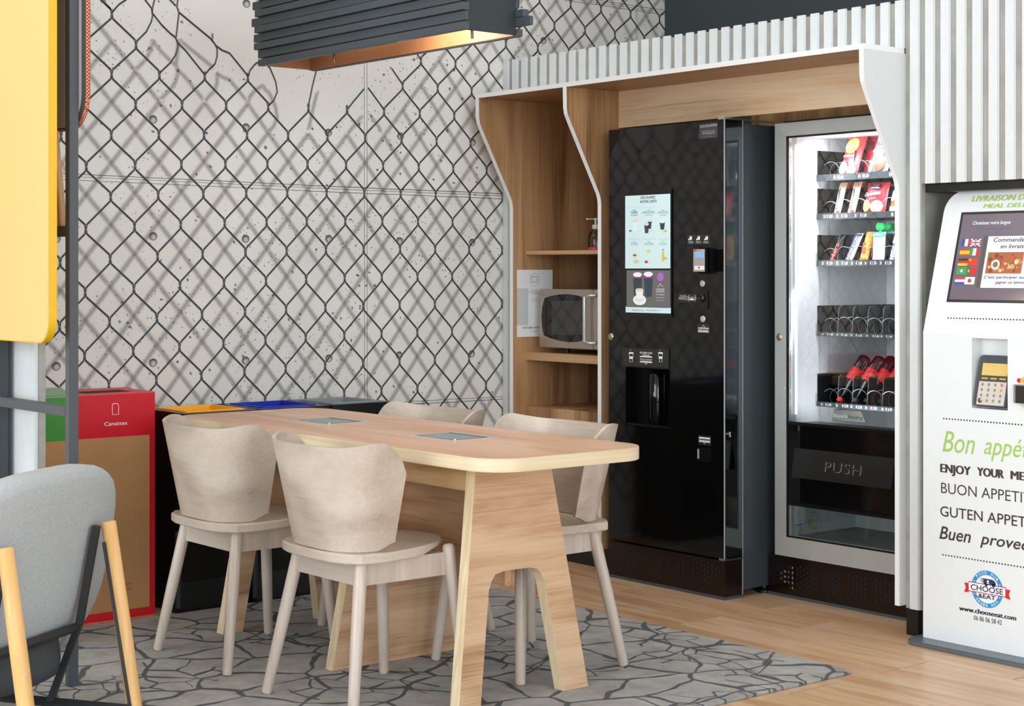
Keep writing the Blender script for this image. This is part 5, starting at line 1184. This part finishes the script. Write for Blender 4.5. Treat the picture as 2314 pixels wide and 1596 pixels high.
# lower body with a recess for the card terminal
ra0, rb1 = KP.uv(2196, 764); ra1, _ = KP.uv(2277, 764); rb0 = KP.uv(2236, 925)[1]
ry1, ry0 = kyl - ra0, kyl - ra1
G().plate([kyr, ry0, ry1, kyl], [.0165, rb0, rb1, zb_], {(1, 1)}, kx, kx + .06).out('front_plate', kioskw, ki)
bx('recess', kx + .055, kx + .07, ry0 - .004, ry1 + .004, rb0 - .004, rb1 + .004, kioskw, ki)
bx('body', kx + .07, kx + .26, kyr, kyl, .0165, zb_, kioskw, ki)
# tilted head, rounded top corners
UPN = Vector((-(zt_ - zb_), 0, (xt_ - kx))).normalized()
KU = Plane((kx, kyl, zb_), UPN, (0, -1, 0)); hl = math.hypot(zt_ - zb_, xt_ - kx); kw = kyl - kyr
hp = rrect(0, kw, 0, hl, [0, 0, .075, .075], 8)
vs = [KU.pt(a, b, 0) for a, b in hp] + [KU.pt(a, b, -.05) for a, b in hp]; n = len(hp)
hd = mk('head', vs, [tuple(range(n)), tuple(range(2*n-1, n-1, -1))] + [(i, (i+1) % n, n+(i+1) % n, n+i) for i in range(n)], kioskw, ki)
# screen
s0, t1 = KU.uv(2176, 484); s0b, t0 = KU.uv(2143, 679); s0 = (s0 + s0b)/2; s1 = kw - s0*.9
def kr(a0, a1, b0, b1, m, e, name='screen_print', parent=None): return G().poly(rect(KU, a0, a1, b0, b1, e)).out(name, m, parent or scrn)
scrn = G().poly(rect(KU, s0 - .006, s1 + .006, t0 - .006, t1 + .006, .0012)).out('screen_bezel', mat('bezel', '23292c', .3), hd)
kr(s0 + .004, s1 - .004, t0 + .003, t1 - .003, mat('kiosk_screen', '6a6068', .12, var=.05, scale=3, emit=.28), .002, 'lit_screen')
def ku_text(t, p0, p1, h, m, par, e=.003, **k): return text_px(t, KU, p0, p1, h, m, par, 'screen_lettering', e=e, **k)
lw_ = flat('f2f2f2', .4, .6)
ku_text('Choisissez votre langue', (2199, 508.5), (2284, 508.5), 8, lw_, scrn, shear=.2, offset=.008)
ku_text('Choose your language', (2215, 519), (2283, 519), 4, flat('5a68c0', .4, .5), scrn, shear=.2)
fa, fb = KU.uv(2230, 535); fc = KU.uv(2218, 651)[1]
fa = KU.uv(2226, 590)[0]
kr(fa - .018, fa, fc, fb, flat('5a524f', .4, .3), .0024); kr(fa, s1 - .012, fc, fb, flat('e9e7f2', .4, .55), .0028)
ku_text('Commander et', (2246, 547.5), (2340, 546), 10, flat('3a3642', .5), scrn, .0036, offset=.006, shear=.12); ku_text('en livraison', (2262, 562), (2330, 561), 10, flat('3a3642', .5), scrn, .0036, offset=.006, shear=.12)
ku_text("C'est participer au jeu concours", (2224, 630), (2385, 632), 6.5, flat('2a2630', .5), scrn, .0036, shear=.15, offset=.006); ku_text('gagner un Iphone', (2250, 641.5), (2318, 642.5), 6.5, flat('2a2630', .5), scrn, .0036, shear=.15, offset=.006)
pa_, pb_ = KU.uv(2235, 571); pc_, pd_ = KU.uv(2308, 619); kr(pa_, pc_, pd_, pb_, flat('a8623c', .4, .5), .0034, 'food_picture')
rnd = random.Random(4)
for i in range(46):
    a = pa_ + .008 + (pc_ - pa_ - .016) * rnd.random(); b = pd_ + .008 + (pb_ - pd_ - .016) * rnd.random(); r = rnd.uniform(.003, .010)
    r = min(r, a - pa_, pc_ - a, b - pd_, pb_ - b)
    if r > .002: G().poly(disc(KU, a, b, r, r, .0036 + i*.00002, 12)).out('food_picture', flat(rnd.choice(['d8512e', 'e08a3a', 'c9a070', 'e6c890', '8f3a24', 'b84a30', '6f7a34', 'd6b49a', 'c8302c']), .4, .5), scrn)
G().poly(disc(KU, *KU.uv(2251, 599), .017, .017, .0048, 18)).out('food_picture', flat('cdd6e2', .4, .6), scrn); G().poly(disc(KU, *KU.uv(2251, 599), .010, .010, .005, 14)).out('food_picture', flat('7d7440', .4, .5), scrn)
# language flags: stripes
flags = [((2185, 549), 'v', ['2f4fa8', 'eeeeee', 'd03030']), ((2206, 549), 'uk', []), ((2181, 571), 'h', ['c8402a', 'e8b830', 'e8b830', 'c8402a']), ((2203, 570), 'v', ['3a9a50', 'eeeeee', 'd03030']),
         ((2177, 593), 'h', ['3a302c', 'c8402a', 'e8c030']), ((2199, 592), 'h', ['d83a28']), ((2174, 613), 'h', ['3f9a5a']), ((2196, 613), 'v', ['3a7a3a', 'd02a2a', 'd02a2a']), ((2170, 635), 'h', ['d03a3a', 'eeeeee', '3a50a8']), ((2192, 635), 'h', ['eeeeee'])]
for (x, y), kind_, cols in flags:
    a, b = KU.uv(x, y); W2, H2 = .0195, .0125
    if kind_ == 'uk':
        kr(a - W2, a + W2, b - H2, b + H2, flat('3a4a9a', .4, .4), .0026, 'flag_icon')
        g = G(); g.strip([KU.pt(a - W2, b - H2, .003), KU.pt(a + W2, b + H2, .003)], .005, UPN); g.strip([KU.pt(a - W2, b + H2, .0031), KU.pt(a + W2, b - H2, .0031)], .005, UPN); g.strip([KU.pt(a - W2, b, .0032), KU.pt(a + W2, b, .0032)], .008, UPN); g.strip([KU.pt(a, b - H2, .0033), KU.pt(a, b + H2, .0033)], .008, UPN); g.out('flag_icon', lw_, scrn)
        g = G(); g.strip([KU.pt(a - W2, b, .0036), KU.pt(a + W2, b, .0036)], .004, UPN); g.strip([KU.pt(a, b - H2, .0037), KU.pt(a, b + H2, .0037)], .004, UPN); g.out('flag_icon', flat('d03030', .4, .4), scrn); continue
    for i, c in enumerate(cols):
        n_ = len(cols)
        if kind_ == 'v': kr(a - W2 + 2*W2*i/n_, a - W2 + 2*W2*(i+1)/n_, b - H2, b + H2, flat(c, .4, .4), .0026, 'flag_icon')
        else: kr(a - W2, a + W2, b + H2 - 2*H2*(i+1)/n_, b + H2 - 2*H2*i/n_, flat(c, .4, .4), .0026, 'flag_icon')
for (x, y), c, r in (((2192, 635), 'd03030', .007), ((2174, 613), 'dfeadf', .005), ((2194, 588), 'f0d040', .0035), ((2190, 613), 'f0d040', .0035)): G().poly(disc(KU, *KU.uv(x, y), r, r, .0034, 14)).out('flag_icon', flat(c, .4, .4), scrn)
# printed lettering
text_px('LIVRAISON DE REPAS', KU, (2196, 456), (2390, 452), 13, inkgreen, hd, e=.001, shear=.22, bold=1); text_px('MEAL DELIVERY', KU, (2222, 471), (2364, 468), 10, inkgreen, hd, e=.001, shear=.22, bold=1)
g = G(); a0, b0 = KU.uv(2143, 719); i = 0
while a0 + i*.0115 < kw - a0: g.poly(disc(KU, a0 + i*.0115, b0, .0028, .0028, .0008, 8)); i += 1
g.out('dotted_rule', inkk, hd)
for (x, y) in ((2133, 946), (2131, 1254)):
    g = G(); a0, b0 = KP.uv(x, y); i = 0
    while a0 + i*.0115 < kw - a0: g.poly(disc(KP, a0 + i*.0115, b0, .0028, .0028, .0008, 8)); i += 1
    g.out('dotted_rule', inkk, ki)
def kt(t, p0, p1, h, m, **k): return text_px(t, KP, p0, p1, h, m, ki, 'lettering', e=.0008, **k)
kt('Bon', (2130, 1020), (2203, 1024), 50, inkgreen, shear=.3); kt('appétit', (2224, 1026), (2352, 1034), 44, inkgreen, shear=.3)
kt('ENJOY', (2126, 1067), (2193, 1074), 20, inkbrown, bold=2); kt('YOUR', (2209, 1075), (2268, 1081.5), 20, inkbrown, bold=2); kt('MEAL', (2285, 1083), (2345, 1090), 20, inkbrown, bold=2)
kt('BUON APPETITO', (2127, 1114), (2356, 1142), 25, inkbrown, offset=-.004); kt('GUTEN APPETIT', (2125, 1166), (2346, 1197), 24, inkbrown, offset=.004); kt('Buen', (2123, 1217), (2194, 1225), 30, inkbrown, shear=.25, offset=.01); kt('provecho', (2215, 1229), (2365, 1246), 27, inkbrown, shear=.25, offset=.01)
# round emblem with banner
ea, eb = KP.uv(2231, 1332); er = .0605
em = G().poly(disc(KP, ea, eb, er, er, .001, 40)).out('emblem', flat('2a94d2'), ki)
G().poly(disc(KP, ea, eb, er*.76, er*.76, .0014, 40)).out('emblem_field', flat('f1f4f6'), em)
g = G()
for txt, a0, a1, rr, flip in (('FOOD HUB', 140, 38, .82, 1), ('ORDER NOW', 218, 322, .94, -1)):
    for i, chx in enumerate(txt):
        an = math.radians(a0 + (a1 - a0) * (i + .5)/len(txt))
        if chx == ' ': continue
        rot = (an - PI/2) if flip == 1 else (an + PI/2); hw = .0038
        lettering(g, chx, KP, ea + er*rr*math.cos(an) - hw*math.cos(rot), eb + er*rr*math.sin(an) - hw*math.sin(rot), .0076, .0085, .0018, rot=rot, offset=.02)
for an in (157, 172, 188, 203, 23, 8, -8, -23): g.poly(disc(KP, ea + er*.88*math.cos(math.radians(an)), eb + er*.88*math.sin(math.radians(an)), .0024, .0024, .0018, 5))
g.out('emblem_lettering', inkw, em)
bn = [(-.070, -.013), (.070, -.013), (.070, .014), (-.070, .014)]
G().add([KP.pt(ea + x*1.03, eb + y*1.2, .0022) for x, y in bn], [(0,1,2,3)]).out('banner_border', flat('d8333a'), em); G().add([KP.pt(ea + x, eb + y, .0026) for x, y in bn], [(0,1,2,3)]).out('banner', flat('f4f5f6'), em)
for s in (-1, 1): G().add([KP.pt(ea + s*x, eb + y, .0016) for x, y in ((.070, -.018), (.088, -.022), (.082, -.004), (.088, .010), (.070, .010))], [(0,1,2,3,4)]).out('banner_tail', flat('d8232e'), em)
g = G(); lettering(g, 'CHOOSE', KP, ea - .062, eb - .009, .124, .019, .0030, offset=.014); lettering(g, '&EAT', KP, ea - .033, eb - .031, .066, .014, .0034, offset=.014)
g.poly([KP.pt(ea + x, eb + y, .0032) for x, y in ((-.012, .016), (.022, .016), (.022, .034), (-.012, .034))]); g.poly([KP.pt(ea + x, eb + y, .0032) for x, y in ((.022, .016), (.034, .016), (.034, .024), (.028, .032), (.022, .032))])
for dy in (.031, .026, .021): g.poly([KP.pt(ea + x, eb + y, .0032) for x, y in ((-.012, dy), (-.030, dy + .004), (-.012, dy + .003))])
for x in (-.002, .026): g.poly(disc(KP, ea + x, eb + .015, .006, .006, .0032, 12))
g.out('emblem_mark', flat('26365e'), em); g = G(); g.poly(disc(KP, ea + .005, eb + .026, .004, .0045, .0038, 12)); g.poly(rect(KP, ea - .001, ea + .011, eb + .0185, eb + .0205, .0038)); g.out('emblem_mark', inkw, em)
kt('www.chooseeat.com', (2168, 1379), (2296, 1402), 11, inkk, bold=1); kt('06 86 06 58 42', (2201, 1401), (2264, 1413.5), 11, inkk, offset=.0)
# green disc with card reader, far right
ga, gb_ = KP.uv(2336, 888); G().poly(disc(KP, ga, gb_, .063, .063, .001, 36)).out('green_disc', flat('c5dba6'), ki)
cr_ = G().box(kx - .012, kx, kyl - KP.uv(2345, 880)[0], kyl - KP.uv(2294, 880)[0], KP.uv(2300, 911)[1], KP.uv(2300, 869)[1]).out('card_reader', mat('reader_silver', '9b9a98', .35, metal=.4), ki, bevel=.002)
bx('reader_mouth', kx - .014, kx - .012, kyl - KP.uv(2345, 880)[0], kyl - KP.uv(2300, 880)[0], KP.uv(2300, 910)[1], KP.uv(2300, 871)[1], mat('reader_dark', '2b2622', .3), cr_, bevel=.0008)
for x, c in ((2303, 'd8202a'), (2311, 'e8b040')): G().poly(disc(KP, *KP.uv(x, 860), .0075, .0075, .0016 if c[0] == 'd' else .002, 16)).out('card_logo', flat(c), ki)
# card terminal leaning in the recess
tz0, tz1 = KP.uv(2236, 920)[1], KP.uv(2236, 806)[1]; tyl, tyr = ry1 - .012, ry0 + .003
tN = Vector((-(tz1 - tz0), 0, .040)).normalized(); CT = Plane((kx + .004, tyl, tz0), tN, (0, -1, 0)); tl = math.hypot(tz1 - tz0, .040); tw = tyl - tyr
tp_ = rrect(0, tw, 0, tl, [.006, .006, .012, .012], 4); n = len(tp_)
ct = mk('card_terminal', [CT.pt(a, b, .012) for a, b in tp_] + [CT.pt(a, b, -.006) for a, b in tp_], [tuple(range(n)), tuple(range(2*n-1, n-1, -1))] + [(i, (i+1) % n, n+(i+1) % n, n+i) for i in range(n)], mat('terminal_grey', '45474a', .4), ki)
def ctr(u0, u1, v0, v1, m, e, nm): return G().poly(rect(CT, u0*tw, u1*tw, v0*tl, v1*tl, .012 + e)).out(nm, m, ct)
ctr(.12, .92, .60, .84, mat('lcd_amber', 'd6b86a', .3, emit=.12), .0008, 'display'); ctr(.08, .94, .02, .48, mat('keypad_grey', 'cfc6bd', .5), .0008, 'keypad')
for i in range(3): ctr(.14 + .28*i, .34 + .28*i, .525, .555, flat('e0a93a'), .0016, 'soft_key')
for r in range(4):
    for c in range(4):
        if r == 3 and c == 0: continue
        G().poly(disc(CT, (.2 + .2*c)*tw, (.42 - .105*r)*tl, .0042, .0052, .0138, 10)).out('key', flat(['8b8a6a', '8b8a6a', '8b8a6a', ['c86a5a', 'd89a3a', '8a7a9a', '4f9a5a'][r]][c]), ct)
G().lathe([(.008, 0), (.008, .003), (0, .004)], CT.pt(.2*tw, .105*tl, .0128), 14, Matrix.Rotation(-PI/2, 3, 'Y')).out('screw', chrome, ct, smooth=True)
begin(None)
